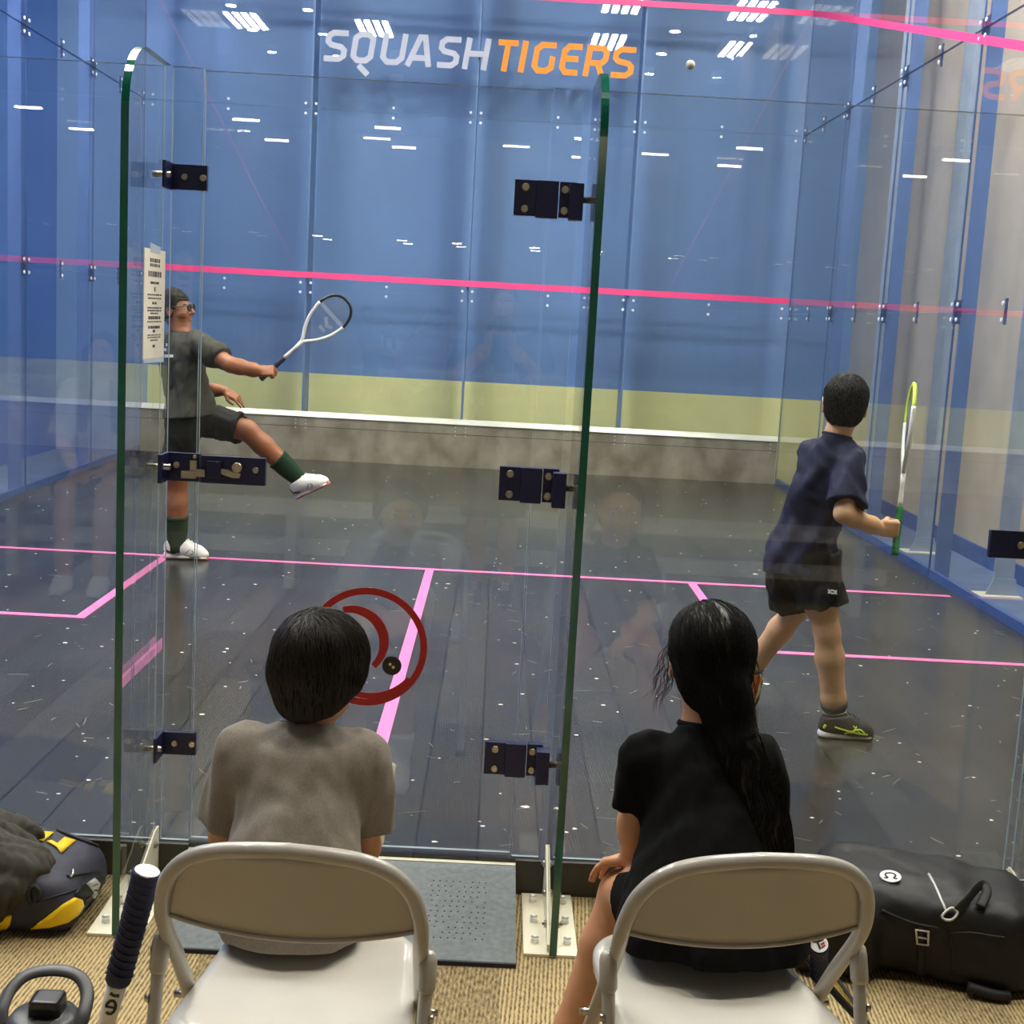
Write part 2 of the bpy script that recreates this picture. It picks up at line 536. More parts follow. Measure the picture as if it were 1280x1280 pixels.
SL = 4.26
line('trim_floor_line_short', [((-3.19, SL - 0.025, 0.0), (3.14, SL + 0.025, 0.003))])
line('trim_floor_line_half_court', [((-0.025, 0.04, 0.0), (0.025, SL - 0.025, 0.003))])
for sx, nm in ((1, 'right'), (-1, 'left')):
    a, b = sorted((sx * 1.55, sx * 1.6)); c, d = sorted((sx * 1.55, sx * 3.19))
    line('trim_floor_line_service_box_' + nm, [((a, 2.65, 0.0), (b, SL - 0.025, 0.003)), ((c, 2.60, 0.0), (d, 2.65, 0.003))])
line('trim_service_line', [((-3.19, 9.745, 1.80), (3.19, 9.7495, 1.858))])
line('trim_out_line_front', [((-3.19, 9.745, 4.545), (3.19, 9.7495, 4.60))])
for sx, nm in ((1, 'right'), (-1, 'left')):
    bm = bmesh.new(); x = sx * 3.196
    p = [(9.745, 4.545), (9.745, 4.60), (0.06, 2.185), (0.06, 2.13)]
    mt = basis((x - 0.0015, 0, 0), (0, 1, 0), (0, 0, 1))
    add_prism(bm, p, 0.003, mt)
    struct(link('trim_out_line_' + nm, bm_mesh(bm), M['pink']))

g = random.Random(11)
bm = bmesh.new()
for i in range(1100):
    x = g.uniform(-3.1, 3.1); y = 0.1 + 9.5 * g.random() ** 1.7
    if g.random() < 0.55:
        ln, wd_ = g.uniform(0.012, 0.075) * (0.5 + g.random()), g.uniform(0.0010, 0.0026); a = g.gauss(0.3, 0.9)
        if g.random() < 0.4:
            a = g.gauss(-0.9, 0.35)
        pts = [(-ln / 2, 0), (0, g.uniform(-0.06, 0.06) * ln), (ln / 2, 0)]
        bar_strip(bm, pts, [wd_ * 0.5, wd_, wd_ * 0.3], Matrix.Translation((x, y, 0.0002)) @ Matrix.Rotation(a, 4, 'Z'), 0.0004, 1)
    else:
        s = g.uniform(0.003, 0.008) * (1.6 if g.random() < 0.15 else 1); a0 = g.uniform(0, 6)
        k = g.randint(4, 7)
        add_prism(bm, [(s * g.uniform(0.5, 1.2) * math.cos(a0 + q * 2 * math.pi / k) * 1.3, s * g.uniform(0.5, 1.2) * math.sin(a0 + q * 2 * math.pi / k)) for q in range(k)], 0.0006, Matrix.Translation((x, y, 0.0002)), 0)
o = link('floor_scuffs', bm_mesh(bm), [mat('chip_white', (222, 220, 206), 0.7), mat('scuff_grey', (140, 140, 132), 0.7)])
tag(o, 'pale chips and scratches scattered over the dark court floor', 'scuff mark', kind='stuff')

# back wall of the court: kick boards, sill, fixed panes, door
struct(box('trim_kick_board_right', (0.47, 0.015, CZ), (3.2, 0.028, 0.0), M['kick']))
struct(box('trim_kick_board_left', (-3.2, 0.015, CZ), (-0.455, 0.028, 0.0), M['kick']))
struct(box('trim_sill', (-0.455, 0.01, CZ), (0.47, 0.028, -0.012), M['white_metal']))
wb = struct(empty('wall_back', (0, 0.045, 0)))
YB = (0.04, 0.052)
TOP = 2.118
for x0, x1 in ((-3.2, -1.89), (-1.87, -0.562), (-0.540, -0.460), (0.458, 0.535), (0.575, 1.868), (1.892, 3.2)):
    pane('glass_pane', (x0, YB[0], 0.002), (x1, YB[1], TOP), 1, wb)

door = struct(empty('door_1', (0.0, 0.046, 0)))
pane('glass_leaf', (-0.454, YB[0], 0.012), (0.452, YB[1], TOP - 0.006), 1, door)


def screw_heads(bm, pts, r=0.011, mi=1):
    for x, y, z in pts:
        add_cyl(bm, (x, y, z), (x, y - 0.006, z), r, r * 0.8, seg=16, mi=mi)
        add_cyl(bm, (x, y - 0.006, z), (x, y - 0.0085, z), r * 0.45, r * 0.45, seg=6, mi=mi)


for zc in (1.832, 1.072, 0.296):
    bm = bmesh.new()
    add_box(bm, (0.366, 0.018, zc - 0.046), (0.424, 0.039, zc + 0.046), 0, 0.001)
    add_box(bm, (0.424, 0.010, zc - 0.050), (0.482, 0.039, zc + 0.046), 0, 0.002)
    add_box(bm, (0.485, 0.018, zc - 0.046), (0.528, 0.039, zc + 0.046), 0, 0.001)
    add_box(bm, (0.510, -0.03, zc - 0.054), (0.546, 0.018, zc + 0.040), 0, 0.001)
    screw_heads(bm, [(0.395, 0.018, zc + 0.027), (0.395, 0.018, zc - 0.029), (0.499, 0.018, zc + 0.025), (0.499, 0.018, zc - 0.029)])
    add_cyl(bm, (0.546, -0.012, zc), (0.596, -0.012, zc), 0.009, seg=12, mi=1)
    add_box(bm, (0.512, 0.006, zc - 0.014), (0.520, 0.0165, zc + 0.004), 1)
    link('hinge', bm_mesh(bm), [M['navy_metal'], M['steel']], door)
bm = bmesh.new()
add_box(bm, (-0.443, 0.02, 1.030), (-0.268, 0.039, 1.105), 0, 0.001)
add_box(bm, (-0.425, 0.006, 1.045), (-0.385, 0.02, 1.092), 0, 0.002)
link('latch', bm_mesh(bm), [M['navy_metal'], M['steel']], door)
bm = bmesh.new()
add_cyl(bm, (-0.342, 0.02, 1.078), (-0.342, 0.0, 1.078), 0.014, 0.013, seg=18)
add_prism(bm, [(-0.385, 1.058), (-0.355, 1.049), (-0.336, 1.049), (-0.332, 1.062), (-0.352, 1.064), (-0.366, 1.070), (-0.385, 1.072)], 0.01, basis((0, 0.019, 0), (1, 0, 0), (0, 0, 1)))
screw_heads(bm, [(-0.294, 0.02, 1.072)], 0.009, 0)
link('latch_knob', bm_mesh(bm), M['steel'], door)


def ring(bm, c, r0, r1, a0, a1, mtx, mi=0, n=64, e=(0, 0)):
    """Ring or crescent between two circles (outer shifted by nothing, inner shifted by e)."""
    out = [(c[0] + r1 * math.cos(a0 + (a1 - a0) * i / n), c[1] + r1 * math.sin(a0 + (a1 - a0) * i / n)) for i in range(n + 1)]
    inn = [(c[0] + e[0] + r0 * math.cos(a0 + (a1 - a0) * i / n), c[1] + e[1] + r0 * math.sin(a0 + (a1 - a0) * i / n)) for i in range(n + 1)]
    for i in range(n):
        add_prism(bm, [inn[i], out[i], out[i + 1], inn[i + 1]], 0.0012, mtx, mi)


# red ball emblem on the door leaf, seen from the hall
dm = basis((0, 0.0398, 0), (1, 0, 0), (0, 0, 1))
bm = bmesh.new()
cx, cz = 0.023, 0.592
ring(bm, (cx, cz), 0.149, 0.168, 0, 2 * math.pi, dm)
# inner spiral stroke: starts thin at upper left, swells on the right, wraps under and joins the ring
pts = []; wd = []
for i in range(61):
    t = i / 60; a = math.radians(105 - 150 * t); r = 0.093
    pts.append((cx - 0.045 + r * math.cos(a), cz + 0.012 + r * math.sin(a))); wd.append(0.017 + 0.011 * math.sin(math.pi * t))
bar_strip(bm, pts, wd, dm, 0.0012)
pts = []; wd = []
for i in range(41):
    t = i / 40; a = math.radians(-110 + 75 * t)
    r = 0.135 + 0.016 * t
    pts.append((cx + r * math.cos(a), cz + r * math.sin(a))); wd.append(0.016 + 0.004 * t)
bar_strip(bm, pts, wd, Matrix.Translation((0, -0.0006, 0)) @ dm, 0.0012)
link('ring_emblem', bm_mesh(bm), M['red_decal'], door)
bm = bmesh.new()
bc = (0.095, 0.542)
add_prism(bm, [(bc[0] + 0.027 * math.cos(i * math.pi / 16), bc[1] + 0.027 * math.sin(i * math.pi / 16)) for i in range(32)], 0.0014, dm, 0)
for dx, dz in ((-0.005, 0.004), (0.004, -0.004)):
    add_prism(bm, [(bc[0] + dx + 0.0042 * math.cos(i * math.pi / 6), bc[1] + dz + 0.0042 * math.sin(i * math.pi / 6)) for i in range(12)], 0.0022, dm, 1)
link('ball_emblem', bm_mesh(bm), [M['black'], M['yellow']], door)

# fins of the back wall
def fin(x, label, sgn, brackets, group=None):
    t = empty('glass_fin', (x, -0.17, CZ))
    tag(t, label, 'glass fin', group)
    hw = 0.0095
    y0, y1 = -0.36, 0.036
    prof = [(y1, CZ + 0.006), (y1, TOP)]
    R = 0.17
    prof += [(y0 + R - R * math.sin(a), TOP - R + R * math.cos(a)) for a in [i * math.pi / 2 / 14 for i in range(15)]]
    prof += [(y0, CZ + 0.006)]
    bm = bmesh.new()
    add_prism(bm, prof, 2 * hw, basis((x - hw, 0, 0), (0, 1, 0), (0, 0, 1)), 0, 1)
    bm.normal_update()
    for f in bm.faces:
        if f.normal.y > 0.9:
            f.material_index = 0
    link('pane', bm_mesh(bm), [M['glass'], M['edge'], M['seam']], t)
    bm = bmesh.new()
    add_box(bm, (x - 0.075, -0.355, CZ), (x + 0.065, 0.008, CZ + 0.008), 0, 0.001)
    link('base_plate', bm_mesh(bm), M['white_metal'], t)
    bm = bmesh.new()
    add_prism(bm, [(-0.345, CZ + 0.008), (0.008, CZ + 0.008), (0.008, CZ + 0.155), (-0.03, CZ + 0.155), (-0.345, CZ + 0.03)], 0.005, basis((x - sgn * hw - (0.0055 if sgn > 0 else -0.0005), 0, 0), (0, 1, 0), (0, 0, 1)))
    link('bracket', bm_mesh(bm), M['white_metal'], t)
    for y in (-0.26, -0.15, -0.04):
        bm = bmesh.new()
        zz = CZ + 0.03 + (y + 0.345) * 0.33
        add_cyl(bm, (x - 0.027, y, zz - 0.012), (x + 0.027, y, zz - 0.012), 0.004, seg=8)
        for s in (-1, 1):
            add_cyl(bm, (x + s * 0.0155, y, zz - 0.012), (x + s * 0.022, y, zz - 0.012), 0.0095, seg=6)
        link('bolt', bm_mesh(bm), M['steel'], t)
    for y in (-0.29, -0.17, -0.045):
        for dx in (-0.045, 0.04):
            bm = bmesh.new()
            add_cyl(bm, (x + dx, y, CZ + 0.008), (x + dx, y, CZ + 0.024), 0.0105, 0.010, seg=14)
            add_cyl(bm, (x + dx, y, CZ + 0.024), (x + dx, y, CZ + 0.029), 0.010, 0.004, seg=14)
            link('bolt_cap', bm_mesh(bm), M['white'], t)
    # angle brackets that tie the fin to the wall panes
    for z in brackets:
        bm = bmesh.new()
        if sgn < 0:
            x0, x1, xf = -0.556, -0.442, x + hw
            add_box(bm, (xf + 0.0005, -0.05, z - 0.034), (xf + 0.009, 0.038, z + 0.034), 0)
            add_box(bm, (xf + 0.009, 0.022, z - 0.032), (x1, 0.0385, z + 0.032), 0)
            screw_heads(bm, [(-0.50, 0.022, z), (-0.452, 0.022, z)], 0.009)
            add_cyl(bm, (xf + 0.018, -0.03, z), (xf - 0.028, -0.03, z), 0.008, seg=10, mi=1)
        else:
            add_box(bm, (x - hw - 0.15, 0.022, z - 0.038), (x - hw - 0.0005, 0.0385, z + 0.038), 0)
            screw_heads(bm, [(x - 0.075, 0.022, z)], 0.011)
        link('angle_clamp', bm_mesh(bm), [M['navy_metal'], M['steel']], t)
    return t


fl = fin(-0.551, 'tall rounded glass fin with printed sheet taped on, left of the glass door', -1, (1.836, 0.292))
# latch keeper on the left fin
bm = bmesh.new()
add_box(bm, (-0.541, -0.05, 1.032), (-0.530, 0.038, 1.108), 0)
add_box(bm, (-0.530, 0.022, 1.032), (-0.447, 0.0385, 1.108), 0)
screw_heads(bm, [(-0.508, 0.022, 1.075)], 0.010)
add_cyl(bm, (-0.512, -0.03, 1.075), (-0.575, -0.03, 1.075), 0.008, seg=10, mi=1)
add_box(bm, (-0.492, 0.006, 1.042), (-0.452, 0.022, 1.062), 1)
add_box(bm, (-0.470, 0.012, 1.062), (-0.452, 0.022, 1.09), 1)
add_box(bm, (-0.452, 0.004, 1.048), (-0.428, 0.012, 1.068), 1)
screw_heads(bm, [(-0.459, 0.022, 1.099)], 0.006)
link('latch_keeper', bm_mesh(bm), [M['navy_metal'], M['steel']], fl)
fr = fin(0.566, 'tall glass fin with dark green edge between the door hinges and the girl', 1, ())
fe = fin(1.880, 'glass fin standing beyond the black backpack at the right edge', 1, (0.976,))

# sheet of rules taped to the left fin
sh = empty('rules_sheet', (-0.5405, -0.11, 1.5))
tag(sh, 'white printed sheet taped on the left glass fin', 'notice')
bm = bmesh.new()
sm = basis((-0.5405, 0, 0), (0, 1, 0), (0, 0, 1))
add_prism(bm, [(-0.215, 1.362), (-0.010, 1.362), (-0.008, 1.640), (-0.213, 1.640)], 0.0008, sm)
link('sheet', bm_mesh(bm), M['paper'], sh)
bm = bmesh.new()
rows = [(1.612, 0.10, 0.010), (1.600, 0.10, 0.008), (1.578, 0.13, 0.014), (1.556, 0.09, 0.006), (1.540, 0.012, 0.012), (1.526, 0.14, 0.004), (1.517, 0.13, 0.004), (1.505, 0.05, 0.006), (1.493, 0.14, 0.004), (1.486, 0.14, 0.004), (1.479, 0.08, 0.004), (1.468, 0.12, 0.008), (1.458, 0.14, 0.003), (1.444, 0.12, 0.007), (1.434, 0.03, 0.007), (1.424, 0.13, 0.003), (1.418, 0.13, 0.003), (1.411, 0.08, 0.003), (1.396, 0.03, 0.007)]
for z, wdt, h in rows:
    n = max(1, int(wdt / 0.018)); x = -0.11 - wdt / 2
    for k in range(n):
        wk = wdt / n * random.uniform(0.62, 0.92)
        add_prism(bm, [(x, z - h / 2), (x + wk, z - h / 2), (x + wk, z + h / 2), (x, z + h / 2)], 0.0012, sm)
        x += wdt / n
link('print', bm_mesh(bm), M['ink'], sh)
M['tape'] = mat('clear_tape', (196, 208, 218), 0.3)
bm = bmesh.new()
add_prism(bm, [(-0.16, 1.632), (-0.06, 1.630), (-0.06, 1.648), (-0.16, 1.655)], 0.0014, sm)
link('tape', bm_mesh(bm), M['tape'], sh)
bm = bmesh.new()
add_prism(bm, [(-0.21, 1.355), (-0.012, 1.352), (-0.012, 1.366), (-0.21, 1.366)], 0.0014, sm)
link('tape', bm_mesh(bm), M['tape'], sh)

# rubber ramp in front of the door
rp = empty('ramp_mat', (0.02, -0.2, CZ))
tag(rp, 'grey rubber ramp mat on the carpet leading up to the glass door', 'ramp')
bm = bmesh.new()
add_prism(bm, [(-0.415, CZ), (0.008, CZ), (0.008, -0.014), (-0.03, -0.014), (-0.415, CZ + 0.012)], 0.915, basis((-0.445, 0, 0), (0, 1, 0), (0, 0, 1)))
link('slope', bm_mesh(bm), M['rubber'], rp)
box('front_edge', (-0.446, -0.422, CZ), (0.471, -0.4145, CZ + 0.0115), M['rubber_dark'], rp)
bm = bmesh.new()
for i in range(9):
    for j in range(12):
        x = 0.24 + i * 0.018 + (0.004 if j % 2 else 0); y = -0.33 + j * 0.022
        z = CZ + 0.012 + (y + 0.415) / 0.385 * 0.074
        if (i * 7 + j * 5) % 6:
            add_cyl(bm, (x, y, z - 0.002), (x, y, z + 0.0008), 0.0026, seg=7)
link('drain_hole', bm_mesh(bm), M['rubber_dark'], rp)['kind'] = 'stuff'

# supports outside the side walls
def side_post(sx, y):
    t = empty('wall_post', (sx * 3.27, y, CZ))
    x0, x1 = sorted((sx * 3.238, sx * 3.335))
    box('post', (x0, y - 0.012, CZ), (x1, y + 0.012, 5.1), M['post_blue'], t, 0.003)
    return t


def side_fin(sx, y):
    t = empty('support_fin', (sx * 3.62, y, CZ))
    x0, x1 = sorted((sx * 3.63, sx * 3.76))
    box('fin', (x0, y - 0.01, CZ + 0.01), (x1, y + 0.01, 5.1), M['fin_grey'], t)
    x0, x1 = sorted((sx * 3.44, sx * 3.80))
    box('foot_plate', (x0, y - 0.09, CZ), (x1, y + 0.09, CZ + 0.01), M['white_metal'], t)
    bm = bmesh.new()
    pr = [(sx * 3.58, CZ + 0.01), (sx * 3.79, CZ + 0.01), (sx * 3.77, CZ + 0.12), (sx * 3.63, CZ + 0.12)]
    add_prism(bm, pr if sx > 0 else pr[::-1], 0.01, basis((0, y - 0.011, 0), (1, 0, 0), (0, 0, 1)))
    link('foot_bracket', bm_mesh(bm), M['fin_grey'], t)
    return t


M['fin_grey'] = mat('frosted_fin', (150, 166, 190), 0.3, var=0.05)
M['front_fin'] = mat('blue_fin', (104, 136, 184), 0.4, var=0.04)
ordn = {1: 'first', 2: 'second', 3: 'third', 4: 'fourth', 5: 'fifth'}
for sx, sd in ((1, 'right'), (-1, 'left')):
    for q, y in enumerate((8.125, 6.5, 4.875, 3.25)):
        if sx < 0 and q > 1:
            continue
        o = side_post(sx, y)
        tag(o, f'blue post outside the {sd} glass wall, {ordn[q+1]} from the front corner', 'post', f'posts along the {sd} wall')
        if sx > 0:
            o = side_fin(sx, y)
            tag(o, f'pale support fin behind the {sd} glass wall, {ordn[q+1]} from the front corner', 'support fin', 'fins along the right wall')
# fins behind the front wall
for q, x in enumerate((-1.6, 0.0, 1.6)):
    t = empty('front_fin', (x, 9.95, 0))
    tag(t, ('glass fin behind the front wall under the first letters', 'glass fin behind the middle of the front wall', 'glass fin behind the front wall under the last letter')[q], 'glass fin')
    box('pane', (x - 0.009, 9.79, 0), (x + 0.009, 10.15, 5.1), M['front_fin'], t)

# ------------------------------------------------------------------ lamps
def troffer(x, y, z, label):
    t = empty('ceiling_light', (x, y, z)); tag(t, label, 'ceiling light', 'panel lights over the court')
    bm = bmesh.new()
    add_box(bm, (x - 0.3, y - 0.6, z), (x + 0.3, y + 0.6, z + 0.08))
    link('housing', bm_mesh(bm), M['lamp_body'], t)
    for k in range(4):
        xx = x - 0.21 + k * 0.14
        bm = bmesh.new(); add_box(bm, (xx - 0.042, y - 0.56, z - 0.02), (xx + 0.042, y + 0.56, z - 0.001))
        link('lamp_tube', bm_mesh(bm), M['troffer'], t)


for i, y in enumerate((1.3, 3.9, 6.4)):
    for x in (-4.4, -1.88, 1.8, 4.5):
        if abs(x) > 4 and i > 0:
            x = math.copysign(3.6, x)
        elif abs(x) > 4:
            x = math.copysign(3.9, x)
        troffer(x, y, CEIL - 0.09, 'panel light with glowing tubes high over the court')


def downlight(x, y):
    z = CEIL - 0.12
    t = empty('downlight', (x, y, z)); tag(t, 'small round lamp in a row between the panel lights', 'ceiling light', 'round lamps over the court')
    bm = bmesh.new(); add_cyl(bm, (x, y, z), (x, y, z + 0.11), 0.10, 0.08, seg=20)
    link('can', bm_mesh(bm), M['lamp_body'], t)
    bm = bmesh.new(); add_cyl(bm, (x, y, z - 0.006), (x, y, z - 0.001), 0.075, seg=20)
    link('lens', bm_mesh(bm), M['spot'], t)


for x in (-3.9, -2.76, 2.72, 3.9):
    for y in (2.45, 0.75, -1.05):
        downlight(x, y)


def tube_lamp(x, y, z, ln, r_=0.03):
    t = empty('tube_light', (x, y, z)); tag(t, 'tube lamp hanging over the hall, far high row added', 'ceiling light', 'tube lamps over the hall')
    box('batten', (x - ln / 2, y - 0.05, z), (x + ln / 2, y + 0.05, z + 0.05), M['lamp_body'], t)
    box('tube', (x - ln / 2 + 0.02, y - r_, z - 0.001 - 1.3 * r_), (x + ln / 2 - 0.02, y + r_, z - 0.001), M['tube'], t)


for x in (-4.1, -2.1, -0.79, 1.06, 2.57, 4.5):
    tube_lamp(x, -9.0, 3.2, 0.28, 0.014); tube_lamp(x + 0.05, -10.4, 3.2, 0.28, 0.014)
for x in (-6.5, -3.0, 0.5, 4.0, 7.0):
    tube_lamp(x, -11.2, 5.8, 0.7)  # row added to brighten the south wall, no such fixture known


def fill_can(x, y, watts, cone=62):
    """Added fill lamp, not a known fixture: a can with a warm spot inside."""
    z = CEIL - 0.22
    t = empty('fill_light', (x, y, z)); tag(t, 'fill lamp added in a round ceiling can over the seats', 'ceiling light', 'fill lamps added over the seats')
    bm = bmesh.new()
    add_cyl(bm, (x, y, z), (x, y, z + 0.215), 0.14, seg=24, cap=False)
    add_cyl(bm, (x, y, z + 0.20), (x, y, z + 0.215), 0.139, seg=24)
    link('can', bm_mesh(bm), M['lamp_body'], t)
    ld = bpy.data.lights.new('lamp', 'SPOT'); ld.energy = watts; ld.spot_size = math.radians(cone); ld.spot_blend = 1.0
    ld.color = (1.0, 0.90, 0.76); ld.shadow_soft_size = 0.12
    lo_ = bpy.data.objects.new('lamp', ld); COL.objects.link(lo_); lo_.parent = t; lo_.location = (0, 0, -0.02)


for x in (-1.7, 0.4, 2.5):
    fill_can(x, -0.95, 330)  # added fill for the chairs and the seated children
for x in (-1.9, 0.4):
    fill_can(x, -3.3, 300, 44)  # added fill that brightens the bench and its people for their reflections

# ------------------------------------------------------------------ lettering on the front wall
GL = {   # strokes in a box 1 wide, 1 high
    'S': [[(0.98, 0.91), (0.30, 0.91), (0.10, 0.80), (0.10, 0.63), (0.26, 0.53), (0.74, 0.47), (0.90, 0.37), (0.90, 0.20), (0.70, 0.09), (0.02, 0.09)]],
    'Q': [[(0.30, 0.91), (0.70, 0.91), (0.90, 0.78), (0.90, 0.22), (0.70, 0.09), (0.30, 0.09), (0.10, 0.22), (0.10, 0.78)]],
    'U': [[(0.10, 1.0), (0.10, 0.24), (0.30, 0.09), (0.70, 0.09), (0.90, 0.24), (0.90, 1.0)]],
    'A': [[(0.06, 0.0), (0.42, 0.92), (0.62, 0.92), (0.94, 0.0)], [(0.22, 0.27), (0.80, 0.27)]],
    'H': [[(0.10, 0.0), (0.10, 1.0)], [(0.90, 0.0), (0.90, 1.0)], [(0.10, 0.50), (0.90, 0.50)]],
    'T': [[(0.0, 0.91), (1.0, 0.91)], [(0.50, 0.91), (0.50, 0.0)]],
    'I': [[(0.5, 0.0), (0.5, 1.0)]],
    'G': [[(0.96, 0.91), (0.32, 0.91), (0.10, 0.76), (0.10, 0.24), (0.30, 0.09), (0.66, 0.09), (0.88, 0.2), (0.88, 0.56)]],
    'E': [[(0.98, 0.91), (0.32, 0.91), (0.10, 0.76), (0.10, 0.24), (0.30, 0.09), (0.96, 0.09)], [(0.10, 0.52), (0.88, 0.52)]],
    'R': [[(0.10, 0.0), (0.10, 0.91), (0.70, 0.91), (0.90, 0.80), (0.90, 0.56), (0.72, 0.43), (0.245, 0.43)], [(0.56, 0.43), (0.88, 0.0)]],
}


def letter(ch, x, wdt, zb, h, mtl, stroke):
    bm = bmesh.new(); sh = 0.14
    mt = basis((0, 9.747, 0), (1, 0, 0), (0, 0, 1))
    st = stroke
    for q_, pl in enumerate(GL[ch]):
        mt = basis((0, 9.747 - 0.0009 * q_, 0), (1, 0, 0), (0, 0, 1))
        P = [(x + u * wdt + v * h * sh, zb + v * h) for u, v in pl]
        bar_strip(bm, P, st, mt, 0.003, closed=(ch == 'Q'))
    if ch == 'Q':
        mt = basis((0, 9.746, 0), (1, 0, 0), (0, 0, 1))
        P = [(x + 0.40 * wdt, zb - 0.02), (x + 0.85 * wdt, zb - 0.105)]
        bar_strip(bm, P, st, mt, 0.003)
    return bm


spec = [('S', 62, 150), ('Q', 152, 240), ('U', 250, 345), ('A', 338, 435), ('S', 440, 525), ('H', 527, 622), ('T', 632, 715), ('I', 712, 752), ('G', 757, 845), ('E', 850, 930), ('R', 932, 1020), ('S', 1022, 1110)]
k_ = 3.03 / 1048
names = {'S': 'letter_s', 'Q': 'letter_q', 'U': 'letter_u', 'A': 'letter_a', 'H': 'letter_h', 'T': 'letter_t', 'I': 'letter_i', 'G': 'letter_g', 'E': 'letter_e', 'R': 'letter_r'}
word1 = empty('wall_lettering', (-0.7, 9.745, 3.87)); tag(word1, 'large pale grey SQUASH lettering high on the front wall', 'lettering')
word2 = empty('wall_lettering', (0.85, 9.745, 3.87)); tag(word2, 'large orange TIGERS lettering high on the front wall', 'lettering')
for i, (ch, a, b) in enumerate(spec):
    x0 = -1.5 + (a - 62) * k_; wd_ = (b - a) * k_ - 0.14 * 0.295 - 0.005
    grey = i < 6
    if ch == 'I':
        x0 -= 0.03; wd_ = 0.12
    bm = letter(ch, x0, wd_, 3.868, 0.295, None, 0.054)
    link(names[ch], bm_mesh(bm), M['grey_letter'] if grey else M['orange_letter'], word1 if grey else word2)
# ------------------------------------------------------------------ soft shapes: distance fields meshed by surface nets
def V3(p):
    return np.array([float(p[0]), float(p[1]), float(p[2])])


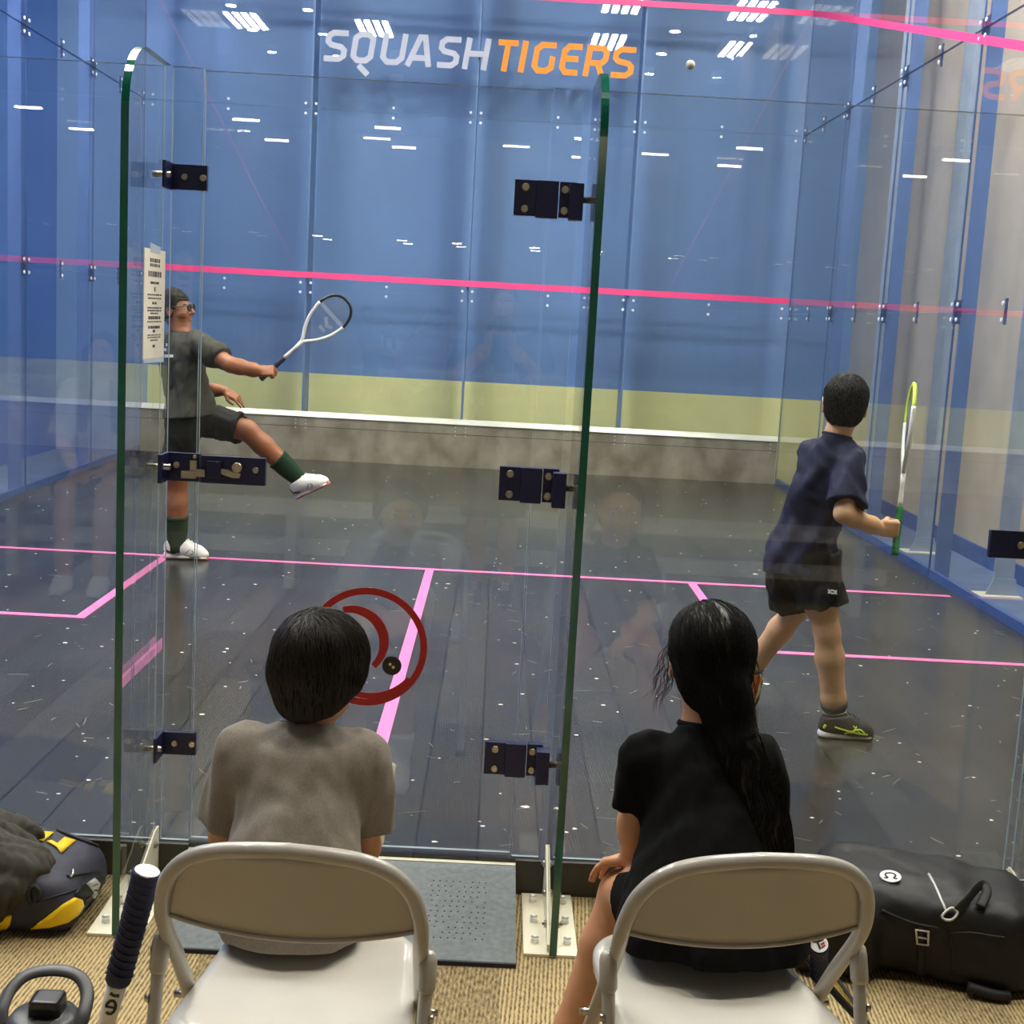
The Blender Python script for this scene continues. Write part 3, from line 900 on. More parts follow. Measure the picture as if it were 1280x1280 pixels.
class Field:
    def __init__(self, lo, hi, h):
        self.lo = np.array(lo, float); self.h = h
        self.n = np.maximum(4, np.ceil((np.array(hi, float) - self.lo) / h).astype(int) + 1)
        self.f = np.full(tuple(self.n), 1.0, np.float32)

    def _sl(self, lo, hi):
        a = np.clip(np.floor((np.array(lo) - self.lo) / self.h).astype(int), 0, self.n)
        b = np.clip(np.ceil((np.array(hi) - self.lo) / self.h).astype(int) + 1, 0, self.n)
        return a, b

    def _pts(self, a, b):
        ax = [self.lo[i] + self.h * np.arange(a[i], b[i]) for i in range(3)]
        return np.meshgrid(*ax, indexing='ij')

    def _apply(self, fn, lo, hi, k, op):
        pad = k + 4 * self.h
        a, b = self._sl(np.array(lo) - pad, np.array(hi) + pad)
        if np.any(b <= a):
            return
        X, Y, Z = self._pts(a, b)
        d = fn(X, Y, Z).astype(np.float32)
        s = (slice(a[0], b[0]), slice(a[1], b[1]), slice(a[2], b[2]))
        f = self.f[s]
        if op == 'u':
            if k > 0:
                h = np.clip(0.5 + 0.5 * (f - d) / k, 0, 1)
                self.f[s] = f * (1 - h) + d * h - k * h * (1 - h)
            else:
                self.f[s] = np.minimum(f, d)
        else:
            if k > 0:
                h = np.clip(0.5 - 0.5 * (f + d) / k, 0, 1)
                self.f[s] = f * (1 - h) - d * h + k * h * (1 - h)
            else:
                self.f[s] = np.maximum(f, -d)

    def cone(self, p0, p1, r0, r1=None, k=0.01, op='u', sq=None):
        """Tapered capsule; sq=(axis, factor) flattens it along a direction."""
        p0, p1 = V3(p0), V3(p1); r1 = r0 if r1 is None else r1; ba = p1 - p0; L2 = max(ba @ ba, 1e-9); R = max(r0, r1) * (max(1.0, sq[1]) if sq else 1)
        sx = None
        if sq:
            sx = V3(sq[0]); sx = sx / np.linalg.norm(sx)

        def fn(X, Y, Z):
            x, y, z = X - p0[0], Y - p0[1], Z - p0[2]
            t = np.clip((x * ba[0] + y * ba[1] + z * ba[2]) / L2, 0, 1)
            dx, dy, dz = x - t * ba[0], y - t * ba[1], z - t * ba[2]
            if sx is not None:
                q = dx * sx[0] + dy * sx[1] + dz * sx[2]; g = 1.0 / sq[1] - 1
                dx, dy, dz = dx + q * g * sx[0], dy + q * g * sx[1], dz + q * g * sx[2]
            return np.sqrt(dx * dx + dy * dy + dz * dz) - (r0 + (r1 - r0) * t)
        self._apply(fn, np.minimum(p0, p1) - R, np.maximum(p0, p1) + R, k, op)

    def ell(self, c, rad, R=None, k=0.01, op='u'):
        c = V3(c); rad = np.array(rad, float); R = np.eye(3) if R is None else np.array(R, float)   # rows = axes
        ext = np.sqrt(((R * rad[:, None]) ** 2).sum(0))

        def fn(X, Y, Z):
            x, y, z = X - c[0], Y - c[1], Z - c[2]
            u = (R[0, 0] * x + R[0, 1] * y + R[0, 2] * z) / rad[0]
            v = (R[1, 0] * x + R[1, 1] * y + R[1, 2] * z) / rad[1]
            w_ = (R[2, 0] * x + R[2, 1] * y + R[2, 2] * z) / rad[2]
            k0 = np.sqrt(u * u + v * v + w_ * w_)
            k1 = np.sqrt((u / rad[0]) ** 2 + (v / rad[1]) ** 2 + (w_ / rad[2]) ** 2) + 1e-9
            return k0 * (k0 - 1) / k1
        self._apply(fn, c - ext, c + ext, k, op)

    def rbox(self, c, half, rnd, R=None, k=0.0, op='u'):
        c = V3(c); half = np.array(half, float) - rnd; R = np.eye(3) if R is None else np.array(R, float)
        ext = np.abs(R.T) @ (half + rnd)

        def fn(X, Y, Z):
            x, y, z = X - c[0], Y - c[1], Z - c[2]
            q = [np.abs(R[i, 0] * x + R[i, 1] * y + R[i, 2] * z) - half[i] for i in range(3)]
            o = np.sqrt(sum(np.maximum(v, 0) ** 2 for v in q))
            return o + np.minimum(np.maximum(q[0], np.maximum(q[1], q[2])), 0) - rnd
        self._apply(fn, c - ext, c + ext, k, op)

    def plane(self, p, n, lo=None, hi=None, k=0.0):
        """Cut away the side n points to (inside an optional region)."""
        p, n = V3(p), V3(n); n = n / np.linalg.norm(n)
        a, b = self._sl(lo if lo is not None else self.lo, hi if hi is not None else self.lo + self.h * self.n)
        if np.any(b <= a):
            return
        X, Y, Z = self._pts(a, b)
        d = ((X - p[0]) * n[0] + (Y - p[1]) * n[1] + (Z - p[2]) * n[2]).astype(np.float32)
        s = (slice(a[0], b[0]), slice(a[1], b[1]), slice(a[2], b[2])); f = self.f[s]
        if k > 0:
            h = np.clip(0.5 - 0.5 * (f - d) / k, 0, 1)
            self.f[s] = f * (1 - h) + d * h + k * h * (1 - h)
        else:
            self.f[s] = np.maximum(f, d)

    def keep(self, fn, k=0.0):
        X, Y, Z = self._pts(np.zeros(3, int), self.n)
        self.f = np.maximum(self.f, fn(X, Y, Z).astype(np.float32))

    def wrinkle(self, amp, scale, seed=0, stretch=(1, 1, 1), octaves=3, sharp=False):
        """Folds: sums of warped waves added to the field."""
        g = np.random.default_rng(seed)
        X, Y, Z = self._pts(np.zeros(3, int), self.n)
        X = (X * stretch[0]).astype(np.float32); Y = (Y * stretch[1]).astype(np.float32); Z = (Z * stretch[2]).astype(np.float32)
        acc = np.zeros_like(self.f)
        A = 1.0; S = scale
        for o in range(octaves):
            for q in range(3):
                d = g.normal(size=3); d /= np.linalg.norm(d); e = g.normal(size=3); e /= np.linalg.norm(e)
                ph, ph2 = g.uniform(0, 6.28, 2)
                v = np.sin((d[0] * X + d[1] * Y + d[2] * Z) * S + 1.6 * np.sin((e[0] * X + e[1] * Y + e[2] * Z) * S * 0.7 + ph2) + ph)
                acc += A / 3 * ((1 - 2 * np.abs(v)) if sharp else v)
            A *= 0.5; S *= 1.9
        self.f += (amp * acc).astype(np.float32)

    def mesh(self, name, relax=1):
        f, h, lo = self.f, self.h, self.lo
        f[0], f[-1], f[:, 0], f[:, -1], f[:, :, 0], f[:, :, -1] = 1, 1, 1, 1, 1, 1
        s = f < 0
        c = np.zeros(tuple(self.n - 1), np.uint8)
        sl = [(slice(i, -1) if i == 0 else slice(1, None)) for i in (0, 1)]
        for i in (0, 1):
            for j in (0, 1):
                for k in (0, 1):
                    c += s[sl[i], sl[j], sl[k]]
        act = (c > 0) & (c < 8); idx = np.argwhere(act)
        corners = [(i, j, k) for i in (0, 1) for j in (0, 1) for k in (0, 1)]
        vals = np.stack([f[idx[:, 0] + i, idx[:, 1] + j, idx[:, 2] + k] for i, j, k in corners], 1)
        acc = np.zeros((len(idx), 3)); cnt = np.zeros(len(idx))
        for a in range(8):
            for b in range(a + 1, 8):
                da = np.array(corners[b]) - np.array(corners[a])
                if np.abs(da).sum() != 1:
                    continue
                va, vb = vals[:, a], vals[:, b]; mk = (va < 0) != (vb < 0)
                t = np.where(mk, va / np.where(mk, va - vb, 1), 0)
                acc += np.where(mk[:, None], np.array(corners[a]) + t[:, None] * da, 0); cnt += mk
        verts = (idx + acc / np.maximum(cnt, 1)[:, None]) * h + lo
        vid = np.full(act.shape, -1, np.int32); vid[act] = np.arange(len(idx))
        quads = []
        for ax in range(3):
            o1, o2 = [(1, 2), (2, 0), (0, 1)][ax]
            s0 = np.take(s, range(0, self.n[ax] - 1), ax); s1 = np.take(s, range(1, self.n[ax]), ax)
            e = np.argwhere(s0 != s1)
            ok = (e[:, o1] >= 1) & (e[:, o2] >= 1) & (e[:, o1] < self.n[o1] - 1) & (e[:, o2] < self.n[o2] - 1)
            e = e[ok]
            ins = s0[e[:, 0], e[:, 1], e[:, 2]]

            def cell(d1, d2):
                q = e.copy(); q[:, o1] -= d1; q[:, o2] -= d2
                return vid[q[:, 0], q[:, 1], q[:, 2]]
            q = np.stack([cell(1, 1), cell(0, 1), cell(0, 0), cell(1, 0)], 1)
            q[~ins] = q[~ins][:, ::-1]
            quads.append(q)
        quads = np.concatenate(quads)
        quads = quads[(quads >= 0).all(1)]
        for _ in range(relax):
            sm = np.zeros_like(verts); ct = np.zeros(len(verts))
            for a, b in ((0, 1), (1, 2), (2, 3), (3, 0)):
                np.add.at(sm, quads[:, a], verts[quads[:, b]]); np.add.at(ct, quads[:, a], 1)
            verts = 0.5 * verts + 0.5 * sm / np.maximum(ct, 1)[:, None]
        me = bpy.data.meshes.new(name)
        me.vertices.add(len(verts)); me.vertices.foreach_set('co', verts.astype(np.float32).ravel())
        me.loops.add(len(quads) * 4); me.loops.foreach_set('vertex_index', quads.astype(np.int32).ravel())
        me.polygons.add(len(quads)); me.polygons.foreach_set('loop_start', np.arange(0, len(quads) * 4, 4, dtype=np.int32))
        me.polygons.foreach_set('use_smooth', np.ones(len(quads), bool))
        me.update(calc_edges=True); me.validate()
        return me

    def obj(self, name, mt, parent=None, relax=1):
        return link(name, self.mesh(name, relax), mt, parent)


def world_off(o):
    q = Vector(); p = o
    while p is not None:
        q += p.location; p = p.parent
    return q


def bvh_of(o):
    me = o.data
    off = world_off(o)
    vs = [v.co + off for v in me.vertices]
    return BVHTree.FromPolygons(vs, [tuple(p.vertices) for p in me.polygons])


def norm(v):
    v = V3(v); return v / max(1e-9, np.linalg.norm(v))


# ------------------------------------------------------------------ people
def head_axes(f, u):
    f = norm(f); u = V3(u); r = norm(np.cross(f, u)); u = np.cross(r, f)
    return np.array([r, f, u])       # rows: right, forward, up


class Head:
    def __init__(self, c, H, f, u):
        self.c = V3(c); self.H = H; self.A = head_axes(f, u)

    def p(self, r, f, u):
        return self.c + self.H * (r * self.A[0] + f * self.A[1] + u * self.A[2])

    def e(self, F, c, rad, k=0.02, op='u', s=1.0):
        F.ell(self.p(*c), np.array(rad) * self.H * s, self.A, k * self.H, op)

    def build(self, F, neck, rn):
        H = self.H
        self.e(F, (0, -0.05, 0.13), (0.335, 0.42, 0.365), 0.02)
        self.e(F, (0, 0.11, -0.12), (0.275, 0.29, 0.33), 0.12)
        self.e(F, (0, 0.13, -0.30), (0.21, 0.22, 0.17), 0.10)
        F.cone(self.p(-0.03, 0.27, -0.42), self.p(0.03, 0.27, -0.42), 0.075 * H, k=0.1 * H)
        F.cone(self.p(0, 0.40, 0.07), self.p(0, 0.475, -0.11), 0.03 * H, 0.052 * H, k=0.05 * H)
        for s in (-1, 1):
            F.ell(self.p(s * 0.075, 0.425, -0.125), np.array((0.035, 0.04, 0.03)) * H, self.A, 0.03 * H)
            self.e(F, (s * 0.145, 0.395, 0.045), (0.085, 0.05, 0.055), 0.05, 's')
            self.e(F, (s * 0.335, -0.07, -0.03), (0.035, 0.095, 0.145), 0.03)
            self.e(F, (s * 0.372, -0.045, -0.02), (0.03, 0.05, 0.085), 0.02, 's')
            self.e(F, (s * 0.20, 0.24, -0.12), (0.1, 0.12, 0.1), 0.1)
            F.cone(self.p(s * 0.06, 0.41, 0.115), self.p(s * 0.2, 0.375, 0.125), 0.025 * H, k=0.05 * H)
        F.cone(self.p(-0.07, 0.385, -0.232), self.p(0.07, 0.385, -0.232), 0.027 * H, k=0.015 * H)
        F.cone(self.p(-0.055, 0.38, -0.29), self.p(0.055, 0.38, -0.29), 0.03 * H, k=0.015 * H)
        F.cone(self.p(-0.09, 0.425, -0.262), self.p(0.09, 0.425, -0.262), 0.008 * H, k=0.01 * H, op='s')
        F.cone(self.p(0, -0.10, -0.18), neck, 0.225 * H, rn, k=0.1 * H)

    def face(self, root):
        """Eyes, brows and lips as parts of the person."""
        for s in (-1, 1):
            bm = bmesh.new()
            bmesh.ops.create_uvsphere(bm, u_segments=16, v_segments=10, radius=0.058 * self.H)
            bmesh.ops.translate(bm, verts=bm.verts, vec=Vector(self.p(s * 0.145, 0.332, 0.045)))
            o = link('eye', bm_mesh(bm), M['eye_white'], root, smooth=True)
            bm = bmesh.new()
            bmesh.ops.create_uvsphere(bm, u_segments=12, v_segments=8, radius=0.03 * self.H)
            bmesh.ops.translate(bm, verts=bm.verts, vec=Vector(self.p(s * 0.145, 0.366, 0.045)))
            link('iris', bm_mesh(bm), M['iris'], root, smooth=True)
            pts = [self.p(s * (0.06 + 0.04 * i), 0.432 - 0.012 * i * i, 0.125 + 0.012 * math.sin(i * 1.2)) for i in range(5)]
            tube('eyebrow', smooth_path(pts, 3), 0.014 * self.H, M['hair_black'], root, seg=6)


def hand(F, w, d, n, L=0.17, curl=0.35, spread=0.12, thumb=0.6, grip=False, s=1, k=0.004):
    """Hand at wrist w; d fingers' direction, n palm normal (out of the palm), s = +1 thumb on the side d x n."""
    d = norm(d); n = norm(V3(n) - d * (V3(n) @ d)); t = np.cross(d, n) * s     # t: towards the thumb
    u = L / 0.18
    palm = w + d * 0.045 * u
    F.rbox(palm + d * 0.006 * u, np.array((0.044, 0.037, 0.0135)) * u, 0.012 * u, np.array([d, t, n]), 0.012 * u)
    F.cone(w, w + d * 0.05 * u, 0.021 * u, 0.02 * u, 0.012 * u, sq=(n, 0.75))
    lens = (0.075, 0.083, 0.077, 0.060)
    for i in range(4):
        off = (1.5 - i) * 0.0185 * u
        b = w + d * (0.083 - 0.004 * abs(i - 1.2)) * u + t * off
        dd = norm(d + t * spread * (1.5 - i) * 0.35)
        c = curl[i] if isinstance(curl, (list, tuple)) else curl
        p = b - d * 0.02 * u; F.cone(p, b, 0.0095 * u, 0.0088 * u, k)
        ang = 0.0
        for j, fr in enumerate((0.46, 0.31, 0.23)):
            ang += c * (0.9, 1.1, 0.75)[j]
            e = b + (dd * math.cos(ang) + n * math.sin(ang)) * lens[i] * fr * u
            F.cone(b, e, (0.0086 - 0.0007 * j) * u, (0.0079 - 0.0008 * j) * u, 0.002)
            b = e
    b = w + d * 0.022 * u + t * 0.026 * u
    a0 = norm(d * 0.75 + t * (0.75 * (1 - thumb * 0.5)) + n * (0.35 + 0.5 * thumb))
    e = b + a0 * 0.036 * u; F.cone(b, e, 0.013 * u, 0.0098 * u, 0.008)
    a1 = norm(d * 0.95 + t * (0.15 - 0.6 * thumb) + n * (0.3 + 0.3 * thumb))
    e2 = e + a1 * 0.028 * u; F.cone(e, e2, 0.0096 * u, 0.0088 * u, 0.003)
    a2 = norm(d * 0.9 + t * (0.0 - 0.9 * thumb) + n * 0.15)
    F.cone(e2, e2 + a2 * 0.022 * u, 0.0088 * u, 0.0072 * u, 0.002)


def limb(F, a, b, c, r, k=0.02):
    """Two-bone limb: r = radii at the top, above the joint, joint, bulge below, end."""
    a, b, c = V3(a), V3(b), V3(c)
    F.cone(a, a + (b - a) * 0.55, r[0], (r[0] + r[1]) / 2, k); F.cone(a + (b - a) * 0.55, b, (r[0] + r[1]) / 2, r[2], k)
    m_ = b + (c - b) * 0.3
    F.cone(b, m_, r[2], r[3], k); F.cone(m_, b + (c - b) * 0.8, r[3], (r[3] + r[4] * 1.4) / 2.2, k); F.cone(b + (c - b) * 0.8, c, (r[3] + r[4] * 1.4) / 2.2, r[4], k)


def torso(F, sh_l, sh_r, hip_l, hip_r, neck, s, off=0.0, k=0.05, fwd=None):
    """Chest, waist and pelvis as flattened cross capsules; s = scale (1 for a 1.6 m body)."""
    sl, sr, hl, hr, nk = map(V3, (sh_l, sh_r, hip_l, hip_r, neck))
    shc, hc = (sl + sr) / 2, (hl + hr) / 2
    up = norm(shc - hc); ax = norm(sr - sl); f = norm(np.cross(up, ax)) if fwd is None else norm(fwd)
    hx = norm(hr - hl); hf = norm(np.cross(up, hx))
    F.cone(shc - (shc - sl) * 0.70 - up * 0.03 * s, shc - (shc - sr) * 0.70 - up * 0.03 * s, 0.062 * s + off, k=k, sq=(f, 1.05))
    ch = hc + (shc - hc) * 0.68
    W = np.linalg.norm(sr - sl) / 2
    Rm_ = np.array([ax, f, np.cross(ax, f)])
    F.ell(ch, (W * 0.80 + off, 0.098 * s + off, 0.165 * s + off), Rm_, k)
    wa = hc + (shc - hc) * 0.34
    mx = norm(ax + hx); mf = norm(np.cross(up, mx))
    F.ell(wa, (W * 0.74 + off, 0.088 * s + off, 0.15 * s + off), np.array([mx, mf, np.cross(mx, mf)]), k)
    HW = np.linalg.norm(hr - hl) / 2
    F.ell(hc + up * 0.02 * s, (HW + 0.068 * s + off, 0.098 * s + off, 0.11 * s + off), np.array([hx, hf, np.cross(hx, hf)]), k)
    F.cone(shc + up * 0.0 * s, nk, 0.075 * s + off * 0.6, 0.052 * s + off * 0.4, k)


def strands(bvh, starts, flow, n=9, step=0.012, r0=0.0007, lift=0.0015, jitter=0.25, seed=1, curl=0.0):
    """Locks of hair: thin tapered strips that run over a surface along a flow field."""
    g = random.Random(seed); bm = bmesh.new()
    for st in starts:
        p = Vector(st); pts = []
        jt = Vector((g.gauss(0, 1), g.gauss(0, 1), g.gauss(0, 1))) * jitter
        for i in range(n):
            q, nn, _, _ = bvh.find_nearest(p)
            if q is None:
                break
            q2 = q + nn * lift * (0.5 + 1.2 * g.random())
            pts.append(q2)
            d = Vector(flow(q)) + jt
            d = d - nn * d.dot(nn)
            if d.length < 1e-6:
                break
            p = q2 + d.normalized() * step
        if len(pts) > 3:
            m_ = len(pts)
            add_tube(bm, pts, [r0 * (1.0 - 0.85 * (i / (m_ - 1)) ** 2) for i in range(m_)], seg=3, cap=False)
    return bm_mesh(bm)


def lock_curves(curves, r0):
    bm = bmesh.new()
    for pts in curves:
        m_ = len(pts)
        add_tube(bm, pts, [r0 * (1.0 - 0.8 * (i / (m_ - 1)) ** 3) for i in range(m_)], seg=4, cap=False)
    return bm_mesh(bm)


def surf_starts(o, n, test, seed=0):
    g = random.Random(seed); off = world_off(o)
    vs = [v.co + off for v in o.data.vertices if test(v.co + off)]
    return [g.choice(vs) for _ in range(n)] if vs else []


M['skin_tan'] = mat('skin_tan', (196, 142, 104), 0.5, var=0.05, vscale=14, bump=0.05, bscale=240)
M['skin_light'] = mat('skin_light', (226, 176, 134), 0.5, var=0.05, vscale=14, bump=0.05, bscale=240)
M['skin_brown'] = mat('skin_brown', (150, 92, 58), 0.5, var=0.06, vscale=14, bump=0.05, bscale=240)
M['hair_black'] = mat('hair_black', (20, 17, 16), 0.65, spec=0.12, var=0.2, vscale=30)
M['hair_soft'] = mat('hair_dark_brown', (34, 28, 24), 0.5, spec=0.4, var=0.25, vscale=30)
M['eye_white'] = mat('eye_white', (225, 220, 214), 0.25)
M['iris'] = mat('iris', (30, 20, 14), 0.2)
for b_ in ('skin_tan', 'skin_light', 'skin_brown'):
    p_ = M[b_].node_tree.nodes['Principled BSDF']; p_.inputs['Subsurface Weight'].default_value = 0.08; p_.inputs['Subsurface Radius'].default_value = (0.012, 0.005, 0.003)
# ------------------------------------------------------------------ clothing, shoes, rackets
def bounds(pts, pad):
    a = np.array([V3(p) for p in pts]); return a.min(0) - pad, a.max(0) + pad


def shirt(root, j, s, mt, off=0.016, sleeve=0.62, hem=None, hem_n=None, h=0.005, wr=(0.003, 26), seed=3, flare=0.0, seat=False, collar=True, k=0.045, fwd=None):
    L = [j[q] for q in ('shl', 'shr', 'hl', 'hr', 'neck')]
    ends = []
    for a, b in (('shl', 'ell'), ('shr', 'elr')):
        ends.append(V3(j[a]) + (V3(j[b]) - V3(j[a])) * (sleeve + 0.25))
    lo, hi = bounds(L + ends, 0.16)
    F = Field(lo, hi, h)
    torso(F, j['shl'], j['shr'], j['hl'], j['hr'], j['neck'], s, off, k, fwd)
    hc = (V3(j['hl']) + V3(j['hr'])) / 2; shc = (V3(j['shl']) + V3(j['shr'])) / 2
    up = norm(shc - hc)
    W_ = np.linalg.norm(V3(j['shr']) - V3(j['shl'])) / 2; HW_ = np.linalg.norm(V3(j['hr']) - V3(j['hl'])) / 2
    ax_ = norm(V3(j['shr']) - V3(j['shl']) + V3(j['hr']) - V3(j['hl'])); f_ = norm(np.cross(up, ax_))
    F.ell(hc + (shc - hc) * 0.42, (max(W_ * 0.8, HW_ + 0.055 * s) + off, 0.095 * s + off, np.linalg.norm(shc - hc) * 0.62), np.array([ax_, f_, np.cross(ax_, f_)]), 0.04)
    if flare:
        ax = norm(V3(j['hr']) - V3(j['hl'])); f = norm(np.cross(up, ax)); HW = np.linalg.norm(V3(j['hr']) - V3(j['hl'])) / 2
        F.ell(hc - up * 0.02, (HW + 0.075 * s + off + flare, 0.105 * s + off + flare, 0.2 * s), np.array([ax, f, up]), 0.06)
    if seat:
        F.cone(V3(j['hl']) - up * 0.07 * s, V3(j['hr']) - up * 0.07 * s, 0.088 * s + off, k=0.05)
    for a, b in (('shl', 'ell'), ('shr', 'elr')):
        A, B = V3(j[a]), V3(j[b]); d = B - A
        G = Field(lo, hi, h)
        G.cone(A, A + d * (sleeve + 0.2), 0.052 * s + off, 0.048 * s + off * 1.3, k=0)
        G.plane(A + d * sleeve, d, k=0.004)
        kk = 0.016
        q = np.clip(0.5 + 0.5 * (F.f - G.f) / kk, 0, 1)
        F.f = F.f * (1 - q) + G.f * q - kk * q * (1 - q)
    if wr:
        F.wrinkle(wr[0], wr[1], seed, (1, 1, 0.55), 3)
    if hem is not None:
        F.plane(hem, hem_n if hem_n is not None else -up, k=0.004)
    nk = V3(j['neck'])
    F.plane(nk + up * 0.004 * s, norm(nk - shc) * 0.8 + up * 0.2, nk - 0.085 * s, nk + 0.085 * s + up * 0.05, k=0.006)
    o = F.obj('shirt', mt, root)
    if collar:
        n = norm(nk - shc); a, b = frame_of(Vector(n))
        c = nk + n * 0.002 * s
        pts = [Vector(c) + (a * math.cos(t) + b * math.sin(t)) * (0.060 * s) + Vector(n) * 0.003 for t in [i * 2 * math.pi / 26 for i in range(26)]]
        tube('collar', pts, 0.0075 * s, mt, root, closed=True, seg=8)
    return o


def shorts(root, j, s, mt, off=0.012, frac=(0.75, 0.75), width=1.18, h=0.005, seed=5, wr=(0.003, 22), waist=0.06):
    pts = [j['hl'], j['hr'], j['kl'], j['kr']]
    lo, hi = bounds(pts, 0.19)
    F = Field(lo, hi, h)
    hl, hr = V3(j['hl']), V3(j['hr']); hc = (hl + hr) / 2; shc = (V3(j['shl']) + V3(j['shr'])) / 2
    up = norm(shc - hc); ax = norm(hr - hl); f = norm(np.cross(up, ax)); HW = np.linalg.norm(hr - hl) / 2
    F.ell(hc + up * 0.02 * s, (HW + 0.070 * s + off, 0.100 * s + off, 0.125 * s + off), np.array([ax, f, np.cross(ax, f)]), 0.04)
    for q, (a, b) in enumerate((('hl', 'kl'), ('hr', 'kr'))):
        A, B = V3(j[a]), V3(j[b]); d = B - A; fr = frac[q]
        G = Field(lo, hi, h)
        G.cone(A, A + d * (fr + 0.15), 0.083 * s + off, (0.068 * s + off) * width, k=0)
        G.plane(A + d * fr, d, k=0.004)
        w_ = np.clip(0.5 + 0.5 * (F.f - G.f) / 0.03, 0, 1)
        F.f = F.f * (1 - w_) + G.f * w_ - 0.03 * w_ * (1 - w_)
    F.plane(hc + up * waist * s * 1.4, up, k=0.004)
    F.wrinkle(wr[0], wr[1], seed, (1, 1, 0.5), 3)
    return F.obj('shorts', mt, root)


def sock(root, ank, kn, r, mt, top, low=-0.10):
    """Knitted sock that follows the shin; r = the limb's radii (.., bulge, end)."""
    a, b = V3(ank), V3(kn); n = 12
    ts = [low + (top - low) * i / (n - 1) for i in range(n)]
    rad = lambda t: float(np.interp(t, [0, 0.2, 0.7, 1.0], [r[4], (r[3] + r[4] * 1.4) / 2.2, r[3], r[2]])) + 0.0085
    bm = bmesh.new(); add_tube(bm, [a + (b - a) * t for t in ts], [rad(t) for t in ts], seg=22)
    add_tube(bm, [a + (b - a) * t for t in (top - 0.05, top - 0.045, top + 0.003, top + 0.006)], [rad(top) - 0.004, rad(top) + 0.0015, rad(top) + 0.0015, rad(top) - 0.004], seg=22)
    return link('sock', bm_mesh(bm), mt, root)


